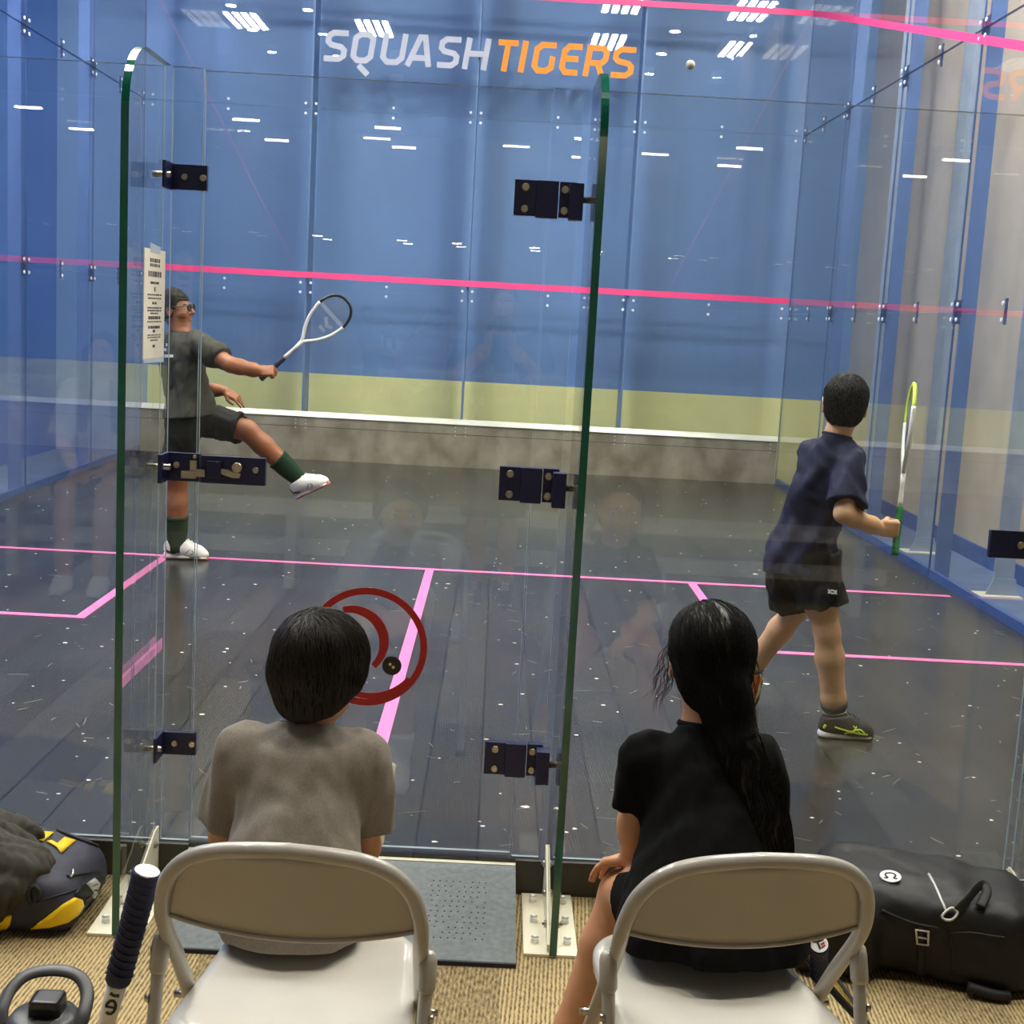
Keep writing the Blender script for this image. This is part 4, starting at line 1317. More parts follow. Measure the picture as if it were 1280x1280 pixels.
def shoe(root, heel, f, u, L, m_up, m_sole, m_mark, m_out, style):
    """Court shoe; heel = back lower end of the sole, f = towards the toe, u = up out of the sole."""
    f = norm(f); u = norm(V3(u) - f * (V3(u) @ f)); r = np.cross(f, u); hb = V3(heel)
    P = lambda a, b, c: hb + (f * a + r * b + u * c) * L
    lo, hi = bounds([P(a, b, c) for a in (-0.1, 1.1) for b in (-0.25, 0.25) for c in (-0.1, 0.5)], 0.0)
    F = Field(lo, hi, 0.0032)
    F.cone(P(0.15, 0, 0.22), P(0.40, 0, 0.22), 0.13 * L, 0.145 * L, 0.04, sq=(r, 0.95))
    F.cone(P(0.38, 0, 0.19), P(0.72, 0.01, 0.13), 0.14 * L, 0.135 * L, 0.04)
    F.cone(P(0.66, 0.01, 0.12), P(0.86, 0.01, 0.10), 0.140 * L, 0.105 * L, 0.04, sq=(u, 0.85))
    F.cone(P(0.17, 0, 0.22), P(0.20, 0, 0.42), 0.135 * L, 0.155 * L, 0.03)
    F.cone(P(0.30, 0, 0.34), P(0.44, 0, 0.31), 0.10 * L, 0.085 * L, 0.04)
    F.cone(P(0.40, 0, 0.28), P(0.70, 0.01, 0.18), 0.10 * L, 0.10 * L, 0.05)
    F.plane(P(0.15, 0, 0.385), u * 1.0 - f * 0.12, k=0.006)
    F.plane(P(0, 0, 0.07), -u)
    up = F.obj('upper', m_up, root)
    F = Field(lo, hi, 0.0032)
    F.cone(P(0.14, 0, 0.06), P(0.45, 0, 0.06), 0.15 * L, 0.130 * L, 0.03)
    F.cone(P(0.45, 0, 0.06), P(0.84, 0.015, 0.06), 0.130 * L, 0.155 * L, 0.04)
    F.plane(P(0, 0, 0.135), u * 1.0 + f * 0.08, k=0.006); F.plane(P(0, 0, 0.025), -u, k=0.006)
    F.ell(P(1.03, 0, -0.06), np.array((0.16, 0.3, 0.10)) * L, np.array([f, r, u]), 0.02, 's')
    F.obj('midsole', m_sole, up)
    F = Field(lo, hi, 0.0032)
    F.cone(P(0.15, 0, 0.02), P(0.40, 0, 0.02), 0.135 * L, 0.10 * L, 0.03)
    F.cone(P(0.45, 0, 0.02), P(0.83, 0.015, 0.02), 0.105 * L, 0.14 * L, 0.03)
    F.plane(P(0, 0, 0.05), u); F.plane(P(0, 0, 0.0), -u, k=0.004)
    F.obj('outsole', m_out, up)
    bv = bvh_of(up)

    def mark(pl, w_, mtl, name, side):
        out = []
        for a, c in smooth_path([(a, 0, c) for a, c in pl], 5) and [(p.x, p.z) for p in smooth_path([(a, 0, c) for a, c in pl], 5)]:
            q, nn, _, _ = bv.ray_cast(Vector(P(a, side * 0.5, c)), Vector(-r * side), 0.5)
            if q is None:
                q, nn, _, _ = bv.find_nearest(Vector(P(a, side * 0.14, c)))
            out.append(q + nn * 0.0006)
        return tube(name, out, w_ * L, mtl, up, seg=6)
    for sd in (-1, 1):
        if style == 'cross':
            mark([(0.22, 0.24), (0.42, 0.19), (0.60, 0.15), (0.80, 0.125)], 0.014, m_mark, 'stripe', sd)
            mark([(0.40, 0.13), (0.55, 0.19), (0.66, 0.21), (0.76, 0.13)], 0.014, m_mark, 'stripe', sd)
            mark([(0.50, 0.135), (0.60, 0.26)], 0.011, m_mark, 'stripe', sd)
            mark([(0.68, 0.135), (0.54, 0.27)], 0.011, m_mark, 'stripe', sd)
            mark([(0.055, 0.20), (0.075, 0.26)], 0.022, m_mark, 'heel_mark', sd)
        else:
            mark([(0.06, 0.27), (0.10, 0.19), (0.28, 0.145)], 0.018, m_mark, 'heel_mark', sd)
            mark([(0.09, 0.17), (0.24, 0.15)], 0.02, m_mark, 'heel_mark', sd)
            mark([(0.48, 0.135), (0.58, 0.24)], 0.006, m_mark, 'stripe', sd)
            mark([(0.60, 0.13), (0.66, 0.17), (0.62, 0.22)], 0.007, m_mark, 'stripe', sd)
    for i in range(5):
        a = 0.36 + i * 0.075; pts = []
        for b in (-0.08, -0.04, 0, 0.04, 0.08):
            q, nn, _, _ = bv.ray_cast(Vector(P(a + abs(b) * 0.2, b, 0.8)), Vector(-u), 0.5)
            if q is not None:
                pts.append(q + nn * 0.002)
        if len(pts) > 2:
            tube('lace', smooth_path(pts, 3), 0.012 * L, m_sole if style != 'cross' else m_up, up, seg=6)
    for s_ in (-1, 1):
        q = P(0.40, 0, 0.345)
        pts = [q, q + (r * s_ * 0.07 + u * 0.03 + f * 0.02) * L, q + (r * s_ * 0.11 + f * 0.08) * L, q + (r * s_ * 0.04 + f * 0.05 - u * 0.01) * L]
        tube('lace', smooth_path(pts, 4), 0.010 * L, m_sole if style != 'cross' else m_up, up, seg=6)
    return up


def racket(name, label, butt, tip, normal, mats, loc=None, L=0.685, stencil=True, group=None, bw=0.009):
    """Squash racket. mats: grip, shaft, head, bumper, string, mark."""
    b0, t0 = Vector(butt), Vector(tip); d = (t0 - b0).normalized(); n = Vector(normal); n = (n - d * n.dot(d)).normalized(); sd = d.cross(n)
    Lr = (t0 - b0).length; k = Lr / L
    P = lambda a, b, c=0.0: b0 + (d * a + sd * b + n * c) * k
    root = empty(name, b0); tag(root, label, 'racket', group)
    bm = bmesh.new(); gp = [P(0.0, 0), P(0.006, 0), P(0.012, 0), P(0.10, 0), P(0.185, 0), P(0.19, 0)]
    add_tube(bm, gp, [0.0165 * k, 0.018 * k, 0.0165 * k, 0.0155 * k, 0.0150 * k, 0.0125 * k], seg=16, flat=(1, 0.86), hint=n)
    link('grip', bm_mesh(bm), mats['grip'], root)
    bm = bmesh.new()
    hx = []
    for i in range(150):
        t = i / 149; a_ = 2 * math.pi * t * 13
        hx.append(P(0.013 + 0.165 * t, math.cos(a_) * 0.0158, math.sin(a_) * 0.0142))
    add_tube(bm, hx, 0.0012 * k, seg=4)
    link('grip_wrap', bm_mesh(bm), mats['grip'], root)
    bm = bmesh.new(); add_cyl(bm, P(-0.0015, 0), P(0.001, 0), 0.0145 * k, seg=20)
    link('butt_cap', bm_mesh(bm), mats.get('cap', mats['mark']), root)
    bm = bmesh.new(); add_tube(bm, [P(0.19, 0), P(0.21, 0), P(0.27, 0), P(0.33, 0)], [0.0125 * k, 0.0115 * k, 0.010 * k, 0.0125 * k], seg=12, flat=(1, 0.85), hint=n)
    link('shaft', bm_mesh(bm), mats['shaft'], root)
    half = [(0.33, 0.004), (0.355, 0.018), (0.40, 0.050), (0.46, 0.079), (0.52, 0.094), (0.575, 0.098), (0.63, 0.085), (0.665, 0.058), (0.683, 0.025)]
    out = smooth_path([(a, b, 0) for a, b in half], 5)
    loop = [(p.x, p.y) for p in out] + [(0.685, 0.0)] + [(p.x, -p.y) for p in reversed(out)]
    nb = len(loop); c0 = int(nb * 0.30); c1 = nb - c0
    bm = bmesh.new(); add_tube(bm, [P(a, b) for a, b in loop[:c0 + 1]], bw * k, seg=10, flat=(1.1, 0.8), hint=n); add_tube(bm, [P(a, b) for a, b in loop[c1 - 1:]], bw * k, seg=10, flat=(1.1, 0.8), hint=n)
    link('frame', bm_mesh(bm), mats['head'], root)
    bm = bmesh.new(); add_tube(bm, [P(a, b) for a, b in loop[c0:c1]], bw * 0.85 * k, seg=10, flat=(1.1, 0.8), hint=n)
    link('bumper', bm_mesh(bm), mats['bumper'], root)
    # string bed: outline lookup
    def wid(a):
        for (a0, b0_), (a1, b1_) in zip(loop[:nb // 2], loop[1:nb // 2 + 1]):
            if a0 <= a <= a1:
                return b0_ + (b1_ - b0_) * (a - a0) / max(1e-6, a1 - a0)
        return 0
    bm = bmesh.new()
    for i in range(17):
        a = 0.375 + i * 0.0182; w_ = wid(a)
        if w_ > 0.01:
            add_cyl(bm, P(a, -w_), P(a, w_), 0.0008 * k, seg=4)
    for i in range(-6, 7):
        b = i * 0.0142
        aa = [a for a in [0.335 + q * 0.0035 for q in range(101)] if wid(a) > abs(b)]
        if aa:
            add_cyl(bm, P(aa[0], b, 0.0012), P(aa[-1], b, 0.0012), 0.0008 * k, seg=4)
    link('string_bed', bm_mesh(bm), mats['string'], root)
    if stencil:
        bm = bmesh.new(); mt = basis(P(0, 0, 0.003), d, sd)
        for (p, w_) in (([(0.565 * k, -0.088 * k), (0.565 * k, 0.088 * k)], 0.024 * k), ([(0.53 * k, -0.012 * k), (0.50 * k, 0.03 * k), (0.515 * k, 0.06 * k)], 0.02 * k), ([(0.47 * k, 0.0), (0.465 * k, 0.045 * k)], 0.018 * k)):
            bar_strip(bm, p, w_, mt, 0.0006)
        link('stencil', bm_mesh(bm), M['stencil'], root)
    return root


def glasses(root, hd, mt, temple=True):
    bm = bmesh.new()
    for s in (-1, 1):
        c = [hd.p(s * (0.15 + 0.115 * math.cos(t)), 0.445 - 0.05 * (0.15 + 0.115 * math.cos(t)), 0.045 + 0.085 * math.sin(t)) for t in [i * 2 * math.pi / 20 for i in range(20)]]
        add_tube(bm, c, 0.022 * hd.H, seg=6, closed=True)
        add_tube(bm, [hd.p(s * 0.265, 0.43, 0.075), hd.p(s * 0.335, 0.36, 0.075), hd.p(s * 0.352, 0.0, 0.06), hd.p(s * 0.345, -0.1, 0.0)], 0.022 * hd.H, seg=6)
    add_tube(bm, [hd.p(-0.045, 0.445, 0.06), hd.p(0.045, 0.445, 0.06)], 0.014 * hd.H, seg=6)
    return link('glasses', bm_mesh(bm), mt, root)


M['stencil'] = mat('stencil_ink', (150, 162, 190), 0.6)
M['str_clear'] = mat('string_grey', (120, 128, 140), 0.4)
M['rk_white'] = mat('racket_white', (238, 236, 228), 0.35, var=0.02)
M['rk_black'] = mat('racket_black', (22, 24, 26), 0.35)
M['grip_navy'] = mat('grip_navy', (20, 26, 62), 0.7, var=0.1, vscale=80)
M['grip_green'] = mat('grip_green', (0, 122, 62), 0.65)
M['lime'] = mat('lime_accent', (214, 238, 70), 0.45, var=0.02)
M['shirt_char'] = mat('charcoal_cotton', (66, 66, 58), 0.9, spec=0.15, var=0.07, vscale=20, bump=0.08, bscale=500)
M['short_black'] = mat('black_polyester', (28, 28, 26), 0.75, spec=0.25, var=0.2, vscale=9, bump=0.05, bscale=300)
M['sock_green'] = mat('dark_green_knit', (34, 58, 42), 0.95, spec=0.1, var=0.08, vscale=90)
M['shoe_white'] = mat('white_shoe', (242, 238, 230), 0.55, var=0.02)
M['gum_red'] = mat('red_rubber', (190, 92, 82), 0.6)
M['shirt_navy'] = mat('navy_polyester', (26, 30, 58), 0.75, spec=0.3, var=0.08, vscale=20)
M['short_jet'] = mat('jet_polyester', (14, 14, 17), 0.75, spec=0.3, var=0.15, vscale=20)
M['shoe_black'] = mat('black_mesh_shoe', (32, 34, 38), 0.7, var=0.15, vscale=90)
M['gum_orange'] = mat('orange_rubber', (248, 112, 24), 0.6, var=0.15, vscale=70)
M['rubber_black'] = mat('black_rubber', (20, 20, 22), 0.6)
M['shirt_grey'] = mat('heather_grey_cotton', (134, 126, 116), 0.95, spec=0.1, var=0.06, vscale=220, bump=0.1, bscale=600, sheen=0.1)
M['shirt_black'] = mat('black_cotton', (17, 17, 17), 0.95, spec=0.12, var=0.1, vscale=40, bump=0.08, bscale=500)
M['short_grey'] = mat('dark_grey_jersey', (70, 68, 68), 0.95, spec=0.1, var=0.06)

# ------------------------------------------------------------------ player in front, leaning back with one leg lifted
j = dict(neck=at(227, 415, 4.20), shl=at(208, 426, 4.34), shr=at(246, 427, 4.07), hl=at(244, 522, 4.28), hr=at(230, 522, 4.13),
         elr=at(288, 456, 3.93), wr=at(324, 464, 3.99), ell=at(224, 482, 4.42), wl=at(281, 489, 4.34),
         kl=at(309, 538, 4.22), al=at(372, 597, 4.28), kr=at(221, 604, 4.17), ar=at(221, 681, 4.19))
pl = empty('person', (j['ar'].x, 4.2, 0.0))
tag(pl, 'person in charcoal shirt and glasses kicking one leg up while swinging a white racket', 'person')
hd = Head(at(220, 387, 4.20), 0.212, (1, -0.12, 0.10), (-0.14, 0, 1))
lo, hi = bounds(list(j.values()) + [hd.p(0, 0, 0.6)], 0.16); lo[2] = -0.01; hi[0] += 0.1
F = Field(lo, hi, 0.0045)
torso(F, j['shl'], j['shr'], j['hl'], j['hr'], j['neck'], 1.0, -0.004)
hd.build(F, j['neck'], 0.056)
limb(F, j['shr'], j['elr'], j['wr'], (0.05, 0.046, 0.042, 0.043, 0.029)); limb(F, j['shl'], j['ell'], j['wl'], (0.05, 0.046, 0.042, 0.043, 0.028))
RL, RR = (0.086, 0.07, 0.060, 0.060, 0.040), (0.086, 0.07, 0.058, 0.060, 0.042)
limb(F, j['hl'], j['kl'], j['al'], RL); limb(F, j['hr'], j['kr'], j['ar'], RR)
F.cone(j['al'], at(392, 604, 4.28), 0.034, 0.02); F.cone(j['ar'], j['ar'] + Vector((0.08, 0, -0.055)), 0.034, 0.02)
rb, rt = at(326, 474, 4.022), at(433.5, 376, 4.022)
rd = (rt - rb).normalized()
wv = V3(j['wr']); gd = norm(V3(at(341, 463, 3.95)) - wv)
hand(F, wv, norm(V3((0.80, 0.0, 0.05)) + 0.3 * gd), V3((0.1, 0.85, -0.5)), 0.165, 1.15, 0.05, 0.9, s=1)
hand(F, V3(j['wl']), V3((0.86, -0.05, -0.42)), V3((-0.25, 0.45, -0.8)), 0.165, [0.15, 0.2, 0.35, 0.5], 0.5, 0.2, s=-1)
F.obj('body', M['skin_brown'], pl); hd.face(pl)
glasses(pl, hd, M['rk_black'])
F = Field(*bounds([hd.c], 0.19), 0.004)
hd.e(F, (0, -0.07, 0.19), (0.385, 0.45, 0.405), 0.02)
hd.e(F, (0, -0.20, -0.08), (0.33, 0.28, 0.27), 0.08)
F.plane(hd.p(0, 0.40, 0.20), hd.A[1] * 0.85 - hd.A[2] * 0.42, k=0.01)
F.plane(hd.p(0, 0.02, -0.05), hd.A[1] * 0.80 - hd.A[2] * 0.6, lo=bounds([hd.p(0, 0.15, -0.3)], 0.11)[0], hi=bounds([hd.p(0, 0.15, -0.3)], 0.11)[1], k=0.01)
F.plane(hd.p(0, -0.2, -0.27), -hd.A[2] + 0.2 * hd.A[1], k=0.01)
F.wrinkle(0.0065, 85, 2)
F.obj('hair', M['hair_black'], pl)
so = shirt(pl, j, 1.0, M['shirt_char'], 0.017, 0.74, hem=at(238, 520, 4.2), hem_n=(0.1, 0, -1), wr=(0.016, 34), seed=4, flare=0.012)
bv = bvh_of(so)
bm = bmesh.new()
for (x0, x1, y) in ((199, 214, 437), (203, 219, 445), (205, 212, 431)):
    o_ = Vector(CAM); d_ = (at((x0 + x1) / 2, y, 4.2) - CAM).normalized(); q, nn, _, _ = bv.ray_cast(o_, d_)
    if q is not None:
        u_ = Vector((1, -0.3, 0.05)); u_ = (u_ - nn * u_.dot(nn)).normalized(); hw = (x1 - x0) / 2 / 213
        add_prism(bm, [(-hw, -0.008), (hw, -0.008), (hw, 0.008), (-hw, 0.008)], 0.004, basis(q - nn * 0.0015, u_, nn.cross(u_)))
link('shirt_print', bm_mesh(bm), M['white'], so)
shorts(pl, j, 1.0, M['short_black'], 0.016, (0.86, 0.80), 1.12, seed=8, wr=(0.014, 34))
sock(pl, j['al'], j['kl'], RL, M['sock_green'], 0.40); sock(pl, j['ar'], j['kr'], RR, M['sock_green'], 0.46)
ss = [M['shoe_white'], M['shoe_white'], M['rk_black'], M['gum_red']]
shoe(pl, at(204, 700, 4.19) * 1.0 + Vector((0, 0, -at(204, 700, 4.19).z)), (1, 0.10, 0), (0, 0, 1), 0.275, *ss, style='plain')
fd = norm(V3(at(421, 601, 4.2)) - V3(at(372, 624, 4.3)))
shoe(pl, at(371, 624, 4.30), fd, norm(np.cross(np.cross(fd, V3((-0.45, -0.1, 0.9))), fd)), 0.262, *ss, style='plain')
racket('squash_racket', 'white squash racket held out by the person kicking one leg', rb, rt, (0.05, -1, 0.05),
       dict(grip=M['grip_navy'], shaft=M['rk_white'], head=M['rk_white'], bumper=M['rk_black'], string=M['str_clear'], mark=M['rk_black']))

# ------------------------------------------------------------------ player on the right, seen from behind
j = dict(neck=at(1046, 546, 1.36), shl=at(1018, 567, 1.42), shr=at(1062, 577, 1.29), hl=at(986, 700, 1.44), hr=at(1016, 705, 1.35),
         elr=at(1055, 642, 1.17), wr=at(1098, 660, 1.27), ell=at(1022, 630, 1.72), wl=at(1036, 606, 1.86),
         kl=at(993, 764, 1.50), al=at(936, 838, 1.66), kr=at(1034, 790, 1.31), ar=at(1044, 893, 1.345))
pr_ = empty('person', (j['ar'].x, 1.35, 0.0))
tag(pr_, 'person in navy shirt and black shorts seen from behind, racket upright in hand', 'person')
hd = Head(at(1056, 506, 1.38), 0.228, (0.22, 0.97, 0.06), (0.06, -0.02, 1))
lo, hi = bounds(list(j.values()) + [hd.p(0, 0, 0.6)], 0.15); lo[2] = -0.01; hi[0] += 0.1
F = Field(lo, hi, 0.0045)
S_ = 0.86
torso(F, j['shl'], j['shr'], j['hl'], j['hr'], j['neck'], S_, -0.006)
hd.build(F, j['neck'], 0.047)
limb(F, j['shr'], j['elr'], j['wr'], (0.042, 0.037, 0.034, 0.034, 0.024)); limb(F, j['shl'], j['ell'], j['wl'], (0.042, 0.037, 0.034, 0.034, 0.024))
RL, RR = (0.072, 0.054, 0.045, 0.049, 0.031), (0.072, 0.056, 0.047, 0.053, 0.032)
limb(F, j['hl'], j['kl'], j['al'], RL); limb(F, j['hr'], j['kr'], j['ar'], RR)
F.cone(j['ar'], j['ar'] + Vector((0.07, 0, -0.045)), 0.026, 0.018); F.cone(j['al'], j['al'] + Vector((-0.01, 0.03, -0.08)), 0.026, 0.018)
rb, rt = at(1118.5, 693, 1.27), at(1141, 483, 1.52)
rd = norm(rt - rb)
hand(F, V3(j['wr']), norm(V3((0.85, 0.12, -0.02))), V3((0.1, 0.98, 0.1)), 0.155, 1.2, 0.05, 0.9, s=1)
hand(F, V3(j['wl']), norm(V3((0.5, 0.6, 0.3))), V3((0.5, 0, -0.8)), 0.155, 0.3, 0.3, 0.3, s=-1)
F.obj('body', M['skin_light'], pr_); hd.face(pr_)
glasses(pr_, hd, M['rk_white'])
F = Field(*bounds([hd.c], 0.18), 0.004)
hd.e(F, (0, -0.07, 0.14), (0.362, 0.445, 0.385), 0.02)
hd.e(F, (0, -0.22, -0.06), (0.315, 0.25, 0.30), 0.08)
F.plane(hd.p(0, 0.2, 0.2), hd.A[1] * 0.85 - hd.A[2] * 0.45, k=0.01)
F.plane(hd.p(0, -0.12, 0.0), hd.A[1] * 0.9 - hd.A[2] * 0.3, lo=bounds([hd.p(0, 0.2, -0.35)], 0.115)[0], hi=bounds([hd.p(0, 0.2, -0.35)], 0.115)[1], k=0.01)
F.plane(hd.p(0, -0.2, -0.33), -hd.A[2], k=0.012)
F.wrinkle(0.0018, 150, 2)
ho = F.obj('hair', M['hair_black'], pr_)
bvh_ = bvh_of(ho)
cr_ = Vector(hd.p(0.05, -0.18, 0.5))
me = strands(bvh_, surf_starts(ho, 1500, lambda p: True, 3), lambda q: (Vector(q) - cr_), 5, 0.006, 0.0013, 0.0015, 0.05, 5)
link('hair_strands', me, M['hair_soft'], ho)
so = shirt(pr_, j, S_, M['shirt_navy'], 0.017, 0.80, hem=at(1000, 712, 1.38), hem_n=(0.12, 0, -1), wr=(0.016, 34), seed=11, flare=0.006)
sh_ = shorts(pr_, j, S_, M['short_jet'], 0.022, (0.82, 0.62), 1.22, seed=2, wr=(0.014, 34))
# emblem on the shorts
bv = bvh_of(sh_)
bm = bmesh.new()
q, nn, _, _ = bv.ray_cast(CAM, (at(1040, 740, 1.3) - CAM).normalized())
if q is not None:
    u_ = Vector((1, 0, 0)); u_ = (u_ - nn * u_.dot(nn)).normalized(); mt = basis(q + nn * 0.002, u_, nn.cross(u_))
    arc = lambda cy, a0, a1, r: [(r * math.cos(math.radians(a0 + (a1 - a0) * i / 10)), cy + r * 1.1 * math.sin(math.radians(a0 + (a1 - a0) * i / 10))) for i in range(11)]
    bar_strip(bm, arc(0.015, 200, 340, 0.019), 0.006, mt, 0.002); bar_strip(bm, arc(-0.015, 20, 160, 0.019), 0.006, mt, 0.002)
    link('shorts_emblem', bm_mesh(bm), M['white'], sh_)
else:
    bm.free()
sock(pr_, j['ar'], j['kr'], RR, M['rubber_black'], 0.14, -0.2)
bm = bmesh.new()
for i in range(5):
    t_ = -0.12 + i * 0.042; c = V3(j['ar']) + (V3(j['kr']) - V3(j['ar'])) * t_; a, b = frame_of(Vector(V3(j['kr']) - V3(j['ar'])))
    add_tube(bm, [Vector(c) + (a * math.cos(x) + b * math.sin(x)) * (0.0412 + 0.003 * max(0, t_) * 10) for x in [q * 2 * math.pi / 24 for q in range(24)]], 0.0022, seg=6, closed=True)
link('sock_stripe', bm_mesh(bm), M['white'], pr_)
sock(pr_, j['al'], j['kl'], RL, M['rubber_black'], 0.12, -0.25)
sk = [M['shoe_black'], M['shoe_white'], M['lime']]
hp = atz(1022, 921, 0.0)
shoe(pr_, hp, (1, 0.06, 0), (0, 0, 1), 0.222, *sk, M['rubber_black'], style='cross')
shoe(pr_, V3(j['al']) + V3((0.02, -0.055, 0.0)), (-0.10, 0.35, -0.93), (0.1, 0.93, 0.35), 0.205, *sk, M['gum_orange'], style='cross')
racket('squash_racket', 'squash racket with green grip and lime tip held upright on the right', rb, rt, (0.99, -0.17, 0.0),
       dict(grip=M['grip_green'], shaft=M['rk_white'], head=M['rk_white'], bumper=M['lime'], string=M['str_clear'], mark=M['grip_green']), bw=0.012)
# ------------------------------------------------------------------ folding chairs
def rotz(p, a):
    c, s = math.cos(a), math.sin(a)
    return Vector((p[0] * c - p[1] * s, p[0] * s + p[1] * c, p[2]))


def folding_chair(loc, rz, label, cover=False):
    """Local frame: x right, y forward (sitter's view), origin on the carpet under the backrest."""
    t = empty('folding_chair', loc); t.rotation_euler = (0, 0, 0)
    tag(t, label, 'chair', 'beige metal folding chairs')
    o0 = Vector(loc)
    T = lambda p: o0 + rotz(p, rz)
    rt = 0.0135
    # back hoop and front legs: one bent tube
    path = [(-0.205, 0.46, 0.0), (-0.208, 0.27, 0.28), (-0.210, 0.14, 0.47), (-0.214, 0.06, 0.58), (-0.2135, 0.035, 0.632), (-0.198, 0.014, 0.690), (-0.160, 0.001, 0.731), (-0.10, -0.004, 0.750), (0, -0.006, 0.757)]
    full = smooth_path(path, 6)
    full = full + [Vector((-p.x, p.y, p.z)) for p in reversed(full[:-1])]
    bm = bmesh.new(); add_tube(bm, [T(p) for p in full], rt, seg=14)
    link('frame_tube', bm_mesh(bm), M['chair'], t)
    for s in (-1, 1):
        bm = bmesh.new()
        leg = [(s * 0.226, 0.075, 0.545), (s * 0.226, 0.06, 0.50), (s * 0.225, 0.0, 0.30), (s * 0.222, -0.09, 0.0)]
        add_tube(bm, [T(p) for p in smooth_path(leg, 5)], 0.0115, seg=12)
        add_tube(bm, [T(p) for p in ((s * 0.226, 0.082, 0.562), (s * 0.226, 0.079, 0.556), (s * 0.226, 0.075, 0.545), (s * 0.226, 0.06, 0.505), (s * 0.226, 0.058, 0.498))], [0.008, 0.0135, 0.0155, 0.0155, 0.0115], seg=14)
        link('leg', bm_mesh(bm), M['chair'], t)
        bm = bmesh.new(); add_cyl(bm, T((s * 0.235, 0.045, 0.46)), T((s * 0.243, 0.045, 0.46)), 0.008, 0.006, seg=12)
        link('pivot', bm_mesh(bm), M['steel'], t)
        bm = bmesh.new(); add_cyl(bm, T((s * 0.205, 0.20, 0.385)), T((s * 0.238, 0.20, 0.385)), 0.008, 0.006, seg=12)
        link('pivot', bm_mesh(bm), M['steel'], t)
        bm = bmesh.new(); add_tube(bm, [T((s * 0.222, -0.088, 0.02)), T((s * 0.222, -0.092, 0.0))], 0.016, seg=12); add_tube(bm, [T((s * 0.205, 0.45, 0.02)), T((s * 0.205, 0.46, 0.0))], 0.017, seg=12)
        link('foot_cap', bm_mesh(bm), M['rubber_dark'], t)
    bm = bmesh.new(); add_tube(bm, [T((-0.223, -0.045, 0.15)), T((0.223, -0.045, 0.15))], 0.008, seg=10)
    link('stretcher', bm_mesh(bm), M['chair'], t)
    # backrest: curved pressed sheet with a rolled lower edge
    bm = bmesh.new(); nx, nz = 28, 8; grid = []
    for sgn in (0, 1):
        g = []
        for i in range(nx + 1):
            u = -1 + 2 * i / nx
            top = 0.755 - 0.085 * abs(u) ** 7 - 0.012 * u * u
            bot = 0.614 - 0.022 * (1 - u * u)
            row = []
            for k in range(nz + 1):
                v = k / nz; z = bot + (top - bot) * v
                y = 0.05 - 0.052 * (z - 0.58) / 0.17 - 0.026 * (1 - u * u) * (0.7 + 0.3 * (1 - v)) + sgn * 0.003 + 0.004
                x = u * (0.211 - 0.022 * max(0, (v - 0.6)) * abs(u) ** 3)
                row.append(bm.verts.new(T((x, y, z))))
            g.append(row)
        grid.append(g)
    for i in range(nx):
        for k in range(nz):
            a = grid[0]; b = grid[1]
            bm.faces.new((a[i][k], a[i + 1][k], a[i + 1][k + 1], a[i][k + 1])).smooth = True
            bm.faces.new((b[i][k], b[i][k + 1], b[i + 1][k + 1], b[i + 1][k])).smooth = True
    for i in range(nx):
        bm.faces.new((grid[0][i][0], grid[1][i][0], grid[1][i + 1][0], grid[0][i + 1][0])); bm.faces.new((grid[0][i][nz], grid[0][i + 1][nz], grid[1][i + 1][nz], grid[1][i][nz]))
    ed = [grid[0][i][0].co.copy() for i in range(nx + 1)]
    add_tube(bm, ed, 0.0048, seg=8)
    link('backrest', bm_mesh(bm), M['chair'], t)
    # seat: dished plate with rolled rim
    F = Field(np.array((-0.24, -0.06, 0.36)), np.array((0.24, 0.46, 0.48)), 0.005)
    def prof(X, Y, Z):
        yc = (Y - 0.20) / 0.205; hw = 0.196 - 0.018 * yc + 0.0 * Y
        q0 = np.abs(X) - (hw - 0.07); q1 = np.abs(Y - 0.20) - (0.205 - 0.07)
        d2 = np.sqrt(np.maximum(q0, 0) ** 2 + np.maximum(q1, 0) ** 2) + np.minimum(np.maximum(q0, q1), 0) - 0.07
        zt = 0.432 - 0.010 * np.exp(-((X / 0.13) ** 2 + ((Y - 0.14) / 0.13) ** 2)) - 0.9 * np.maximum(d2 + 0.03, 0) ** 2 / 0.06 + 0.012 * np.clip((Y - 0.3) / 0.1, 0, 1)
        return np.maximum(np.maximum(Z - zt, (zt - 0.030) - Z), d2)
    F.f = np.minimum(F.f, prof(*F._pts(np.zeros(3, int), F.n)).astype(np.float32))
    me = F.mesh('seat', 2)
    me.transform(Matrix.Translation(o0) @ Matrix.Rotation(rz, 4, 'Z'))
    link('seat', me, M['chair_seat'], t)
    return t


chA = folding_chair((0.053, -1.53, CZ), math.radians(-3), 'beige metal folding chair under the child in grey')
chB = folding_chair((0.822, -1.475, CZ), math.radians(9), 'beige metal folding chair under the long-haired child in black')

